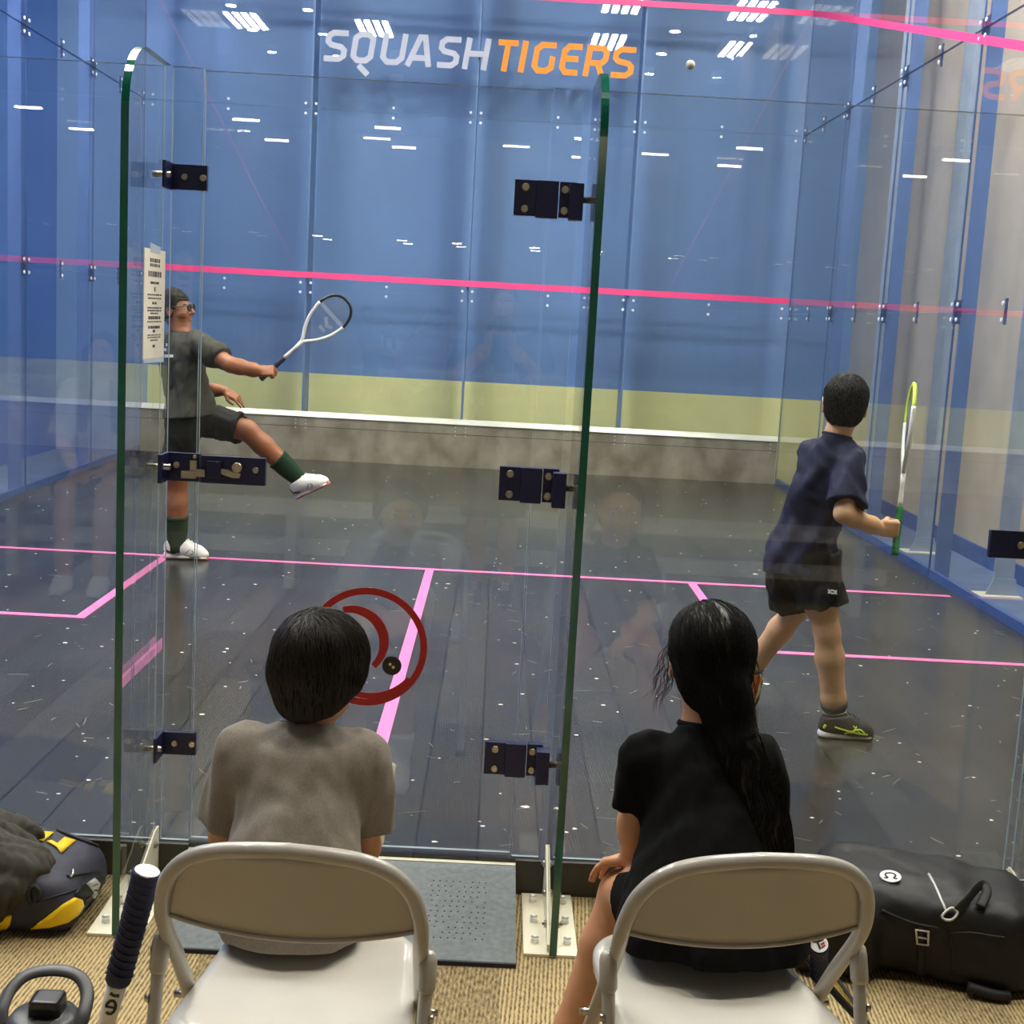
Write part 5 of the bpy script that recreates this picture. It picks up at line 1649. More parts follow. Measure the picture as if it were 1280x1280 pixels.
# ------------------------------------------------------------------ seated child in grey
def seated(label, j, s, skin, hd, base, hand_args, foot_l, foot_r, shoe_mats, hv=0.0045, rad=1.0):
    root = empty('person', base); tag(root, label, 'person')
    lo, hi = bounds(list(j.values()) + [hd.p(0, 0, 0.6), V3(foot_l), V3(foot_r)], 0.14); lo[2] = CZ - 0.005
    F = Field(lo, hi, hv)
    torso(F, j['shl'], j['shr'], j['hl'], j['hr'], j['neck'], s, -0.006)
    hd.build(F, j['neck'], 0.052 * s)
    R = lambda *r: tuple(x * s * rad for x in r)
    limb(F, j['shr'], j['elr'], j['wr'], R(0.046, 0.041, 0.038, 0.038, 0.026)); limb(F, j['shl'], j['ell'], j['wl'], R(0.046, 0.041, 0.038, 0.038, 0.026))
    for k_, f_, a_ in (('l', foot_l, 1), ('r', foot_r, 1)):
        limb(F, j['h' + k_], j['k' + k_], j['a' + k_], R(0.080, 0.066, 0.054, 0.056, 0.036))
        F.cone(j['a' + k_], V3(j['a' + k_]) + (V3(f_) - V3(j['a' + k_])) * 0.5, 0.032 * s, 0.022 * s)
    for a in hand_args:
        hand(F, V3(j[a[0]]), *a[1:])
    F.obj('body', skin, root); hd.face(root)
    return root


j = dict(neck=Vector((0.010, -1.035, 0.705)), shl=Vector((-0.100, -1.055, 0.652)), shr=Vector((0.115, -1.050, 0.642)), hl=Vector((-0.034, -1.165, 0.42)), hr=Vector((0.052, -1.165, 0.42)),
         ell=Vector((-0.150, -1.01, 0.46)), elr=Vector((0.128, -1.0, 0.445)), wl=Vector((-0.055, -0.83, 0.445)), wr=Vector((0.085, -0.82, 0.45)),
         kl=Vector((-0.075, -0.80, 0.405)), kr=Vector((0.080, -0.80, 0.405)), al=Vector((-0.09, -0.76, -0.03)), ar=Vector((0.075, -0.76, -0.03)))
hd = Head((0.029, -1.015, 0.814), 0.222, (0.20, 0.97, -0.10), (0.02, 0.10, 1))
kid = seated('child with short black hair in grey shirt sitting on the left folding chair', j, 0.80, M['skin_tan'], hd, (0.01, -1.1, CZ),
             [('wl', (0.75, 0.6, -0.1), (0.2, 0.2, -0.9), 0.14, 0.5, 0.1, 0.4), ('wr', (-0.4, 0.8, 0.0), (-0.7, 0.0, -0.7), 0.14, 0.6, 0.1, 0.5)],
             (-0.09, -0.62, -0.08), (0.075, -0.62, -0.08), None)
shirt(kid, j, 0.80, M['shirt_grey'], 0.019, 0.78, hem=(0.0, -1.1, 0.345), hem_n=(0, -0.05, -1), wr=(0.0075, 40), seed=21, flare=0.003, seat=True, h=0.0045)
shorts(kid, j, 0.80, M['short_grey'], 0.014, (0.9, 0.9), 1.1, seed=5, wr=(0.002, 22))
for k_ in 'lr':
    sock(kid, j['a' + k_], j['k' + k_], tuple(0.8 * x for x in (0, 0, 0.054, 0.056, 0.036)), M['white'], 0.25)
    shoe(kid, V3(j['a' + k_]) * (1, 1, 0) + V3((0, -0.06, CZ)), (0, 1, 0), (0, 0, 1), 0.20, M['shoe_white'], M['shoe_white'], M['rk_black'], M['gum_red'], 'plain')
# bowl-cut hair
F = Field(*bounds([hd.c], 0.17), 0.0035)
hd.e(F, (0, -0.03, 0.12), (0.425, 0.49, 0.425), 0.02)
hd.e(F, (0, -0.08, -0.04), (0.432, 0.43, 0.31), 0.08)
hd.e(F, (0, -0.20, -0.26), (0.30, 0.26, 0.24), 0.10)
F.keep(lambda X, Y, Z: np.maximum((((X - hd.c[0]) * hd.A[1][0] + (Y - hd.c[1]) * hd.A[1][1] + (Z - hd.c[2]) * hd.A[1][2]) / hd.H - (0.20 + 0.35 * np.clip(((X - hd.c[0]) * hd.A[2][0] + (Y - hd.c[1]) * hd.A[2][1] + (Z - hd.c[2]) * hd.A[2][2]) / hd.H - 0.16, -0.6, 0.4) * 3)) * hd.H * 0.6, -1))
F.plane(hd.p(0, -0.25, -0.43), -hd.A[2] + 0.15 * hd.A[1], k=0.012)
F.wrinkle(0.0018, 75, 9, (1, 1, 0.3))
ho = F.obj('hair', M['hair_black'], kid, 2)
bv = bvh_of(ho); whorl = Vector(hd.p(-0.10, -0.22, 0.56))
upv = Vector(hd.A[2])
def flow_bowl(q):
    v = Vector(q) - whorl
    return v.normalized() * 0.6 - upv * (0.5 + 6 * max(0, (0.35 * hd.H - (Vector(q) - Vector(hd.c)).dot(upv))))
link('hair_strands', strands(bv, surf_starts(ho, 2600, lambda p: True, 5), flow_bowl, 9, 0.0095, 0.0009, 0.0016, 0.16, 7), M['hair_soft'], ho)
# booklet in the child's hands
bk = empty('booklet', (0.13, -0.80, 0.50)); tag(bk, 'white paper held in the lap of the child in grey', 'paper')
bm = bmesh.new()
for i in range(5):
    add_prism(bm, [(-0.06, -0.085), (0.06, -0.085), (0.06, 0.085), (-0.06, 0.085)], 0.0012, Matrix.Translation((0, 0, 0)) @ basis((0.140 + 0.002 * i, -0.90 + 0.003 * i, 0.490 - 0.001 * i), (0.25, 0.9, -0.05 * i), (0.1, 0.15, 1)))
link('pages', bm_mesh(bm), M['paper'], bk)

# ------------------------------------------------------------------ seated child with long hair
j = dict(neck=Vector((0.795, -1.02, 0.735)), shl=Vector((0.690, -1.035, 0.668)), shr=Vector((0.892, -1.035, 0.672)), hl=Vector((0.740, -1.16, 0.425)), hr=Vector((0.880, -1.16, 0.425)),
         ell=at(794, 1028, -1.0), elr=Vector((0.925, -0.96, 0.50)), wl=at(796, 1072, -0.95), wr=Vector((0.86, -0.82, 0.45)),
         kl=at(778, 1117, -0.93), kr=Vector((0.92, -0.78, 0.39)), al=Vector((0.560, -0.95, -0.03)), ar=Vector((0.95, -0.72, -0.03)))
hd = Head((0.800, -0.985, 0.862), 0.226, (0.06, 0.99, -0.08), (0.02, 0.08, 1))
girl = seated('child with long dark ponytail in black shirt sitting on the right folding chair', j, 0.86, M['skin_tan'], hd, (0.80, -1.1, CZ),
              [('wl', (-0.75, 0.45, -0.35), (-0.2, -0.1, -1), 0.145, 0.35, 0.25, 0.2, False, -1), ('wr', (-0.6, 0.6, -0.2), (0, 0, -1), 0.145, 0.4, 0.2, 0.3)],
              (0.545, -0.81, -0.08), (0.95, -0.58, -0.08), None)
shirt(girl, j, 0.86, M['shirt_black'], 0.017, 0.74, hem=(0.8, -1.1, 0.36), hem_n=(0, -0.05, -1), wr=(0.012, 36), seed=31, flare=0.022, seat=True, h=0.0045)
shorts(girl, j, 0.86, M['shirt_black'], 0.015, (0.50, 0.62), 1.1, seed=5, wr=(0.002, 22))
for k_ in 'lr':
    sock(girl, j['a' + k_], j['k' + k_], tuple(0.86 * x for x in (0, 0, 0.054, 0.056, 0.036)), M['white'], 0.08)
    shoe(girl, V3(j['a' + k_]) * (1, 1, 0) + V3((0, -0.06, CZ)), (0, 1, 0), (0, 0, 1), 0.215, M['shoe_black'], M['shoe_white'], M['white'], M['rubber_black'], 'cross')
F = Field(*bounds([hd.c, (0.95, -1.16, 0.40)], 0.17), 0.004)
hd.e(F, (0, -0.04, 0.13), (0.382, 0.46, 0.415), 0.02)
hd.e(F, (0.03, -0.22, -0.12), (0.300, 0.28, 0.30), 0.10)
F.plane(hd.p(0, 0.20, 0.24), hd.A[1] * 0.86 - hd.A[2] * 0.42, k=0.01)
q = bounds([hd.p(0, 0.22, -0.3)], 0.115)
F.plane(hd.p(0, -0.08, -0.08), hd.A[1] * 0.92 - hd.A[2] * 0.25, lo=q[0], hi=q[1], k=0.01)
tail = [hd.p(0.10, -0.40, -0.22), Vector((0.838, -1.105, 0.745)), Vector((0.862, -1.128, 0.69)), Vector((0.888, -1.138, 0.63)), Vector((0.905, -1.147, 0.565)), Vector((0.912, -1.150, 0.50)), Vector((0.925, -1.155, 0.44)), Vector((0.930, -1.155, 0.405))]
tp = smooth_path(tail, 4); rr = [0.048, 0.034, 0.034, 0.038, 0.040, 0.038, 0.032, 0.016]
for i in range(len(tp) - 1):
    f_ = i / (len(tp) - 1) * 7; g_ = (i + 1) / (len(tp) - 1) * 7
    F.cone(tp[i], tp[i + 1], float(np.interp(f_, range(8), rr)), float(np.interp(g_, range(8), rr)), 0.02, sq=((0, 1, 0.1), 0.62))
F.wrinkle(0.0028, 60, 9, (1, 1, 0.25))
ho = F.obj('hair', M['hair_soft'], girl, 2)
bv = bvh_of(ho); tie = Vector(tail[1])
def flow_tail(q):
    q = Vector(q)
    if q.z > tie.z + 0.01:
        v = tie - q
        return v.normalized() + Vector((0, -0.2, -0.1))
    return Vector((0.12 + 0.35 * math.sin(q.z * 70), 0.0, -1))
link('hair_strands', strands(bv, surf_starts(ho, 2600, lambda p: True, 6), flow_tail, 12, 0.010, 0.0009, 0.0022, 0.13, 8), M['hair_black'], ho)
g = random.Random(4); cs = []
for i in range(26):
    a = hd.p(-0.36 + g.uniform(-0.03, 0.05), g.uniform(-0.2, 0.12), g.uniform(-0.15, 0.2)); pts = [Vector(a)]
    d = Vector((-0.35 + g.uniform(-0.2, 0.25), g.uniform(-0.1, 0.25), -1)).normalized(); ph = g.uniform(0, 6)
    for k in range(9):
        pts.append(pts[-1] + d * 0.0095 + Vector((math.cos(ph + k * 0.9), 0.4 * math.sin(ph + k), 0)) * 0.0045)
    cs.append(smooth_path(pts, 2))
for i in range(16):
    a = hd.p(0.34, g.uniform(-0.3, 0.0), g.uniform(-0.25, 0.2)); pts = [Vector(a)]; ph = g.uniform(0, 6)
    for k in range(10):
        pts.append(pts[-1] + Vector((0.10 + 0.3 * math.sin(ph + k * 0.7), 0, -1)).normalized() * 0.010)
    cs.append(smooth_path(pts, 2))
for i in range(36):
    f_ = g.uniform(0.15, 0.95); c = tp[int(f_ * (len(tp) - 1))]; sd = g.choice((-1, 1)); pts = [Vector(c) + Vector((sd * 0.034, -0.012, 0))]; ph = g.uniform(0, 6)
    for k in range(8):
        pts.append(pts[-1] + Vector((sd * 0.15 + 0.5 * math.sin(ph + k * 0.8), -0.05, -1)).normalized() * 0.010)
    cs.append(smooth_path(pts, 2))
link('loose_hair', lock_curves(cs, 0.0006), M['hair_black'], ho)['kind'] = 'stuff'
# ------------------------------------------------------------------ bags, bottle, rackets on the hall carpet
def patch(name, parent, bv, poly, mt, off=0.002, cuts=2, Y=None):
    """Sewn-on or printed patch: an outline laid onto a surface, with a little thickness."""
    bm = bmesh.new()
    vs = [bm.verts.new((x, y, 0)) for x, y in poly]
    bm.faces.new(vs); bmesh.ops.triangulate(bm, faces=bm.faces[:])
    for _ in range(cuts):
        bmesh.ops.subdivide_edges(bm, edges=bm.edges[:], cuts=1, use_grid_fill=True)
    bmesh.ops.triangulate(bm, faces=[f for f in bm.faces if len(f.verts) > 3])
    last = None
    for v in bm.verts:
        d = (at(v.co.x, v.co.y, 3.0) - CAM).normalized()
        q, nn, _, ds = bv.ray_cast(CAM, d)
        if q is None:
            q, nn, _, _ = bv.find_nearest(CAM + d * (last or 3.0))
        else:
            last = ds
        v.co = q + nn * off
    me = bm_mesh(bm)
    o = link(name, me, mt, parent, smooth=True)
    sd = o.modifiers.new('thick', 'SOLIDIFY'); sd.thickness = off * 1.6; sd.offset = -1
    return o


def hug(name, parent, bv, pts, r, mt, off=0.001, n=5, flat=None):
    """Cord, zip or strap that follows a surface along picture-measured points."""
    out = []
    for p in smooth_path([(x, y, 0) for x, y in pts], n):
        d = (at(p.x, p.y, 3.0) - CAM).normalized(); q, nn, _, _ = bv.ray_cast(CAM, d)
        if q is not None:
            out.append(q + nn * off)
    if len(out) < 2:
        return None
    return tube(name, out, r, mt, parent, seg=8, flat=flat)


M['bag_navy'] = mat('bag_navy', (46, 46, 62), 0.6, var=0.12, vscale=14, bump=0.05, bscale=200)
M['bag_black'] = mat('bag_black', (16, 16, 18), 0.65, var=0.15, vscale=14, bump=0.06, bscale=200)
M['bag_yellow'] = mat('bag_yellow', (250, 208, 10), 0.5, var=0.03)
M['cloth_olive'] = mat('dark_olive_cloth', (58, 55, 47), 0.85, var=0.12, vscale=20, bump=0.08, bscale=250)
M['pack_black'] = mat('pack_black', (17, 17, 18), 0.5, spec=0.35, var=0.12, vscale=12, bump=0.05, bscale=160)
M['logo_grey'] = mat('logo_grey', (196, 196, 192), 0.4, metal=0.2)
M['plastic_black'] = mat('black_plastic', (20, 20, 22), 0.35)
M['bottle_grey'] = mat('bottle_graphite', (66, 66, 68), 0.4, var=0.05)

bag = empty('racket_bag', (-1.0, -0.22, CZ)); tag(bag, 'navy and yellow racket bag lying against the glass at the left edge', 'bag')
F = Field((-1.55, -0.50, CZ - 0.01), (-0.60, 0.02, 0.34), 0.006)
def bag_f(X, Y, Z):
    t = np.clip((X + 1.5) / 0.85, 0, 1)
    hz = 0.150 - 0.085 * t ** 1.4; cyy = -0.215 + 0.0 * X; hy = 0.190 - 0.03 * t ** 2
    zc = CZ + hz
    qx = np.abs(X + 1.08) - (0.43 - 0.06); qy = np.abs(Y - cyy) - (hy - 0.06); qz = np.abs(Z - zc) - (hz - 0.055)
    o = np.sqrt(np.maximum(qx, 0) ** 2 + np.maximum(qy, 0) ** 2 + np.maximum(qz, 0) ** 2) + np.minimum(np.maximum(qx, np.maximum(qy, qz)), 0) - 0.058
    return o
F.f = bag_f(*F._pts(np.zeros(3, int), F.n)).astype(np.float32)
F.wrinkle(0.006, 17, 3, (1, 1, 1), 3)
F.plane((0, 0, CZ + 0.002), (0, 0, -1))
bo = F.obj('body', M['bag_navy'], bag, 1)
bv = bvh_of(bo)
patch('yellow_panel', bo, bv, [(38, 1160), (58, 1146), (78, 1130), (92, 1122), (101, 1125), (103, 1133), (97, 1143), (84, 1152), (62, 1158)], M['bag_yellow'])
patch('yellow_panel', bo, bv, [(0, 1149), (8, 1144), (16, 1143), (13, 1155), (8, 1160), (0, 1162)], M['bag_yellow'])
patch('letter_stroke', bo, bv, [(24, 1029), (44, 1035), (50, 1041), (46, 1050), (36, 1049)], M['bag_yellow'], cuts=1)
patch('letter_stroke', bo, bv, [(55, 1041), (67, 1042), (54, 1053), (46, 1051)], M['bag_yellow'], cuts=1)
patch('letter_stroke', bo, bv, [(80, 1048), (94, 1052), (76, 1068), (70, 1060), (58, 1053), (64, 1052), (71, 1056)], M['bag_yellow'], cuts=1)
patch('end_panel', bo, bv, [(102, 1104), (118, 1094), (130, 1096), (131, 1130), (120, 1150), (100, 1166), (92, 1164), (103, 1146), (107, 1133), (103, 1122), (92, 1118)], M['bag_black'], 0.0012)
pt = patch('badge', bo, bv, [(106, 1105), (116, 1098), (123, 1104), (129, 1121), (127, 1127), (122, 1122)], M['logo_grey'], 0.0026, 1)
for a, b in (((113, 1108), (120, 1105)), ((115, 1113), (124, 1113)), ((119, 1118), (126, 1118))):
    hug('badge_print', pt, bv, [a, ((a[0] + b[0]) / 2, (a[1] + b[1]) / 2), b], 0.0018, M['rk_black'], 0.005)
hug('zip', bo, bv, [(84, 1096), (95, 1094), (106, 1092), (118, 1089), (128, 1090)], 0.004, M['bag_black'], 0.001)
hug('zip', bo, bv, [(2, 1006), (40, 1024), (80, 1042), (128, 1061)], 0.006, M['bag_black'], 0.001)
hug('zip', bo, bv, [(45, 1128), (70, 1120), (95, 1112), (104, 1104)], 0.0028, M['bag_black'], 0.0005)
zp = hug('zip_puller', bo, bv, [(87, 1098), (90, 1093), (90, 1088)], 0.0028, M['steel'], 0.004)
hug('carry_handle', bo, bv, [(40, 1128), (36, 1116), (42, 1108), (50, 1114), (50, 1124)], 0.006, M['bag_black'], 0.008)

# crumpled jacket thrown over the bag
jk = empty('jacket', (-0.95, -0.25, 0.09)); tag(jk, 'crumpled dark olive jacket thrown over the navy racket bag', 'jacket')
F = Field((-1.35, -0.55, CZ), (-0.70, -0.02, 0.34), 0.005)
for c, r_ in (((-0.99, -0.28, 0.065), (0.20, 0.14, 0.08)), ((-0.84, -0.31, 0.035), (0.10, 0.10, 0.075)), ((-0.93, -0.38, 0.0), (0.12, 0.07, 0.085)), ((-1.06, -0.20, 0.115), (0.17, 0.10, 0.05)), ((-0.90, -0.17, 0.085), (0.10, 0.05, 0.04)), ((-0.96, -0.41, -0.05), (0.075, 0.045, 0.05))):
    F.ell(c, r_, None, 0.03)
F.wrinkle(0.017, 30, 12, (1, 1, 0.6), 3, True)
F.plane((0, 0, CZ + 0.002), (0, 0, -1))
F.obj('cloth', M['cloth_olive'], jk, 2)

# bottle with a carry loop
c = atz(55, 1266, 0.165)
bt = empty('water_bottle', (c.x, c.y, CZ)); tag(bt, 'black water bottle with a carry loop on the carpet at bottom left', 'bottle')
bm = bmesh.new(); B = lambda z, x=0, y=0: Vector((c.x + x * 1.25, c.y + y * 1.25, z))
add_tube(bm, [B(CZ), B(CZ + 0.004), B(0.02), B(0.095), B(0.115)], [0.065, 0.07, 0.07, 0.07, 0.065], seg=32)
link('body', bm_mesh(bm), M['plastic_black'], bt)
bm = bmesh.new(); add_tube(bm, [B(0.112), B(0.118), B(0.150), B(0.163), B(0.166), B(0.166)], [0.069, 0.072, 0.070, 0.060, 0.053, 0.003], seg=32)
ld_ = link('lid', bm_mesh(bm), M['bottle_grey'], bt)
F = Field(np.array(B(0.14)) - 0.07, np.array(B(0.22)) + 0.07, 0.003)
F.rbox(B(0.178, 0.004, 0.004), (0.030, 0.026, 0.020), 0.007, None); F.rbox(B(0.192, 0.006, -0.002), (0.026, 0.027, 0.010), 0.005, None, 0.004)
F.obj('spout_cap', M['plastic_black'], bt)
bm = bmesh.new()
lp = [B(0.145, -0.058, -0.012), B(0.165, -0.064, 0.0), B(0.190, -0.060, 0.030), B(0.207, -0.040, 0.052), B(0.212, 0.0, 0.060), B(0.207, 0.036, 0.052), B(0.188, 0.056, 0.03), B(0.165, 0.060, 0.0), B(0.145, 0.056, -0.012)]
add_tube(bm, smooth_path(lp, 6), 0.0105, seg=12, flat=(1.25, 0.7), hint=Vector((0, 0.8, -0.5)))
link('carry_loop', bm_mesh(bm), M['bottle_grey'], bt)
bm = bmesh.new()
hk = [B(0.150, 0.018, -0.052), B(0.165, 0.020, -0.058), B(0.172, 0.030, -0.056), B(0.172, 0.041, -0.050), B(0.160, 0.046, -0.046)]
add_tube(bm, smooth_path(hk, 5), 0.0028, seg=8)
link('hook', bm_mesh(bm), M['logo_grey'], bt)

# racket leaning beside the left chair
b_, t_ = at(184, 1089, -1.43), at(54, 1574, -1.40)
rl = racket('squash_racket', 'racket with navy grip and white shaft standing beside the left chair', b_, t_, (0.1, -1, 0.2),
            dict(grip=M['grip_navy'], shaft=M['rk_white'], head=M['rk_white'], bumper=M['rk_black'], string=M['str_clear'], mark=M['white'], cap=M['white']), stencil=False)
for ch in rl.children:
    if ch.name.startswith('grip') or ch.name.startswith('butt') or ch.name.startswith('shaft'):
        for v in ch.data.vertices:       # a thick overgrip: swell about the axis
            a = (Vector(t_) - Vector(b_)).normalized(); q = v.co - a * v.co.dot(a); v.co += q * 0.28
d_ = (Vector(t_) - Vector(b_)).normalized(); tc_ = (CAM - Vector(b_)); n_ = (tc_ - d_ * tc_.dot(d_)).normalized(); s_ = d_.cross(n_)
bm = bmesh.new()
mt = basis(Vector(b_) + n_ * 0.0135, d_, s_ * -1)
def ang(a, b, r0, r1, cx, n=10):
    return [(cx + r0 * math.cos(math.radians(a + (b - a) * i / n)), r1 * math.sin(math.radians(a + (b - a) * i / n))) for i in range(n + 1)]
bar_strip(bm, [(0.212, -0.008), (0.214, 0.0), (0.212, 0.009)], 0.005, mt, 0.0012)
bar_strip(bm, [(0.226, -0.007), (0.229, 0.0), (0.228, 0.009)], 0.006, mt, 0.0012)
bar_strip(bm, ang(-40, 270, 0.013, 0.008, 0.252), 0.005, mt, 0.0012); bar_strip(bm, [(0.252, -0.009), (0.252, 0.009)], 0.004, mt, 0.0012)
link('lettering', bm_mesh(bm), M['rk_black'], rl)

# black backpack
bp = empty('backpack', (1.53, -0.25, CZ)); tag(bp, 'black backpack with round grey logo lying on the carpet against the glass', 'backpack')
an = math.radians(-14); R_ = np.array([[math.cos(an), math.sin(an), 0], [-math.sin(an), math.cos(an), 0], [0, 0, 1]])
F = Field((1.15, -0.58, CZ - 0.005), (1.95, 0.02, 0.24), 0.0055)
F.rbox((1.535, -0.25, 0.015), (0.27, 0.165, 0.115), 0.065, R_, 0.02)
F.rbox((1.47, -0.19, 0.075), (0.19, 0.125, 0.060), 0.045, R_, 0.04)
F.rbox((1.67, -0.33, -0.02), (0.125, 0.12, 0.075), 0.05, R_, 0.03)
F.rbox((1.30, -0.27, -0.01), (0.11, 0.15, 0.09), 0.05, R_, 0.04)
F.ell((1.40, -0.09, 0.095), (0.08, 0.05, 0.035), None, 0.04)
F.wrinkle(0.009, 17, 22, (1, 1, 1), 3)
F.keep(lambda X, Y, Z: Y - 0.005)
F.plane((0, 0, CZ + 0.002), (0, 0, -1))
po = F.obj('body', M['pack_black'], bp, 1)
bv = bvh_of(po)
hug('flap_seam', po, bv, [(1102, 1138), (1130, 1150), (1150, 1156), (1172, 1160), (1186, 1166)], 0.004, M['bag_black'], 0.001)
hug('flap_seam', po, bv, [(1186, 1166), (1215, 1166), (1240, 1170), (1256, 1172)], 0.0035, M['bag_black'], 0.001)
hug('flap_seam', po, bv, [(1186, 1166), (1190, 1190), (1191, 1225)], 0.003, M['bag_black'], 0.001)
hug('zip', po, bv, [(1161, 1093), (1168, 1106), (1176, 1124), (1183, 1140)], 0.0035, M['logo_grey'], 0.001)
hug('strap', po, bv, [(1152, 1158), (1152, 1180), (1152, 1200), (1151, 1218)], 0.011, M['bag_black'], 0.002, flat=(0.3, 1))
cb = Vector(CAM); q, nn, _, _ = bv.ray_cast(CAM, (at(1113, 1097, 0) - CAM).normalized())
lm = basis(q + nn * 0.002, Vector((1, -0.2, 0)) - nn * nn.dot(Vector((1, -0.2, 0))), nn.cross(Vector((1, -0.2, 0))))
bm = bmesh.new(); add_prism(bm, [(0.027 * math.cos(i * math.pi / 18), 0.027 * math.sin(i * math.pi / 18)) for i in range(36)], 0.003, lm)
lg = link('logo_disc', bm_mesh(bm), M['logo_grey'], po)
bm = bmesh.new()
om = [(-0.017, -0.009), (-0.012, -0.011), (-0.008, -0.008), (-0.012, -0.001), (-0.0135, 0.006), (-0.009, 0.013), (0, 0.0155), (0.009, 0.013), (0.0135, 0.006), (0.012, -0.001), (0.008, -0.008), (0.012, -0.011), (0.017, -0.009)]
om = [(p.x, p.y) for p in smooth_path([(a * 0.95, b * 0.95 - 0.001, 0) for a, b in om], 4)]
bar_strip(bm, om, 0.0045, Matrix.Translation(nn * 0.0025) @ lm, 0.0016)
link('logo_mark', bm_mesh(bm), M['bag_black'], lg)
def off_pts(lst):
    out = []
    for x, y, h in lst:
        q_, n_2, _, _ = bv.ray_cast(CAM, (at(x, y, 0) - CAM).normalized())
        if q_ is None:
            q_, n_2, _, _ = bv.find_nearest(at(x, y, -0.2))
        out.append(q_ + n_2 * h)
    return out
tube('buckle', off_pts([(1145, 1161, .006), (1160, 1163, .006), (1160, 1180, .006), (1146, 1178, .006)]), 0.0035, M['logo_grey'], po, closed=True, seg=8)
tube('buckle_bar', off_pts([(1147, 1170, .006), (1159, 1172, .006)]), 0.003, M['logo_grey'], po, seg=8)
tube('carabiner', smooth_path(off_pts([(1177, 1145, .010), (1188, 1137, .012), (1196, 1142, .012), (1190, 1149, .010), (1181, 1149, .010)]), 4, True), 0.0032, M['logo_grey'], po, closed=True, seg=8)
tube('grab_handle', smooth_path(off_pts([(1196, 1140, .010), (1206, 1132, .020), (1216, 1124, .030), (1227, 1121, .034), (1232, 1126, .024), (1224, 1136, .012)]), 5), 0.011, M['bag_black'], po, seg=10, flat=(0.35, 1.2))
e_ = atz(1262, 1205, CZ + 0.05)
tube('shoulder_strap', smooth_path([Vector((1.745, -0.33, 0.0)), Vector((1.80, -0.36, 0.02)), Vector((1.845, -0.40, -0.02)), Vector((1.87, -0.46, -0.08)), Vector((1.90, -0.52, -0.092))], 5), 0.016, M['bag_black'], po, seg=10, flat=(1, 0.25))
tube('base_foot', smooth_path([Vector((1.60, -0.455, -0.075)), Vector((1.66, -0.475, -0.082)), Vector((1.70, -0.475, -0.086))], 4), 0.014, M['bag_black'], po, seg=10)

# rackets between the right chair and the backpack
b_ = at(1024, 1180, -1.16); t_ = Vector((b_.x + 0.13, b_.y + 0.40, CZ + 0.014))
t_ = b_ + (t_ - b_).normalized() * 0.685
if t_.z < CZ + 0.012:
    t_ = b_ + (t_ - b_) * ((b_.z - CZ - 0.012) / (b_.z - t_.z))
rk = racket('squash_racket', 'racket with navy grip and white butt cap leaning at the right chair', b_, t_, (0.9, 0.1, 0.4),
            dict(grip=M['grip_navy'], shaft=M['rk_black'], head=M['rk_black'], bumper=M['rk_black'], string=M['str_clear'], mark=M['white'], cap=M['white']), stencil=False)
for ch in rk.children:
    if ch.name.startswith('grip') or ch.name.startswith('butt'):
        for v in ch.data.vertices:
            a = (Vector(t_) - Vector(b_)).normalized(); q = v.co - a * v.co.dot(a); v.co += q * 0.3
a_ = (Vector(b_) - Vector(t_)).normalized(); u_ = Vector((1, 0, 0)); u_ = (u_ - a_ * u_.dot(a_)).normalized()
mt = basis(Vector(b_) + a_ * 0.0016, u_, a_.cross(u_))
bm = bmesh.new(); bar_strip(bm, [(-0.012, 0.005), (-0.002, 0.004), (0.009, 0.009)], 0.0035, mt, 0.001); bar_strip(bm, [(-0.003, 0.004), (0.001, -0.010)], 0.0035, mt, 0.001)
link('cap_mark', bm_mesh(bm), M['rk_black'], rk)
bm = bmesh.new(); bar_strip(bm, [(0.003, -0.002), (0.010, 0.002)], 0.003, mt, 0.001); bar_strip(bm, [(0.004, -0.008), (0.011, -0.003)], 0.003, mt, 0.001)
link('cap_mark', bm_mesh(bm), M['red_decal'], rk)
tp_, bt_ = at(985, 1158, -0.93), at(1098, 1300, -1.00)
bt_ = tp_ + (bt_ - tp_).normalized() * 0.66
if bt_.z < CZ + 0.02:
    bt_ = tp_ + (bt_ - tp_) * ((tp_.z - CZ - 0.02) / (tp_.z - bt_.z))
racket('squash_racket', 'black racket with orange inner frame between right chair and backpack', bt_, tp_, (0.92, -0.1, 0.45),
       dict(grip=M['rubber_black'], shaft=M['gum_orange'], head=M['bag_black'], bumper=M['bag_black'], string=M['yellow'], mark=M['rk_black']), stencil=False, bw=0.013)

# ball in flight
bp_ = at(863, 81, 2.5)
bm = bmesh.new(); bmesh.ops.create_icosphere(bm, subdivisions=3, radius=0.0205)
bl = link('squash_ball', bm_mesh(bm), mat('ball_grey', (196, 190, 176), 0.7, var=0.2, vscale=40), None, bp_, True)
tag(bl, 'small pale ball in flight high in front of the front wall', 'ball')
# ------------------------------------------------------------------ the hall behind the camera: what the glass reflects
M['bench_pale'] = mat('pale_bench', (214, 208, 190), 0.45, var=0.05)
M['desk_pale'] = mat('pale_desk', (200, 200, 196), 0.5, var=0.03)
M['cardigan'] = mat('white_cardigan', (226, 222, 216), 0.9, spec=0.1, var=0.04)
M['tee_navy'] = mat('navy_tee', (34, 46, 84), 0.9, spec=0.1, var=0.05)
bn = empty('bench', (0.0, -4.05, CZ)); tag(bn, 'long pale bench of two planks reflected in the back glass', 'bench')
box('seat_plank', (-2.6, -4.22, 0.33), (2.7, -3.88, 0.38), M['bench_pale'], bn)
box('lower_plank', (-2.6, -4.06, 0.08), (2.7, -4.02, 0.17), M['bench_pale'], bn)
for x in (-2.4, -0.8, 0.9, 2.5):
    box('leg', (x - 0.03, -4.2, CZ), (x + 0.03, -3.9, 0.329), M['bench_pale'], bn)
dk = empty('reception_desk', (-4.0, -6.2, CZ)); tag(dk, 'pale reception desk reflected at the left of the back glass', 'desk')
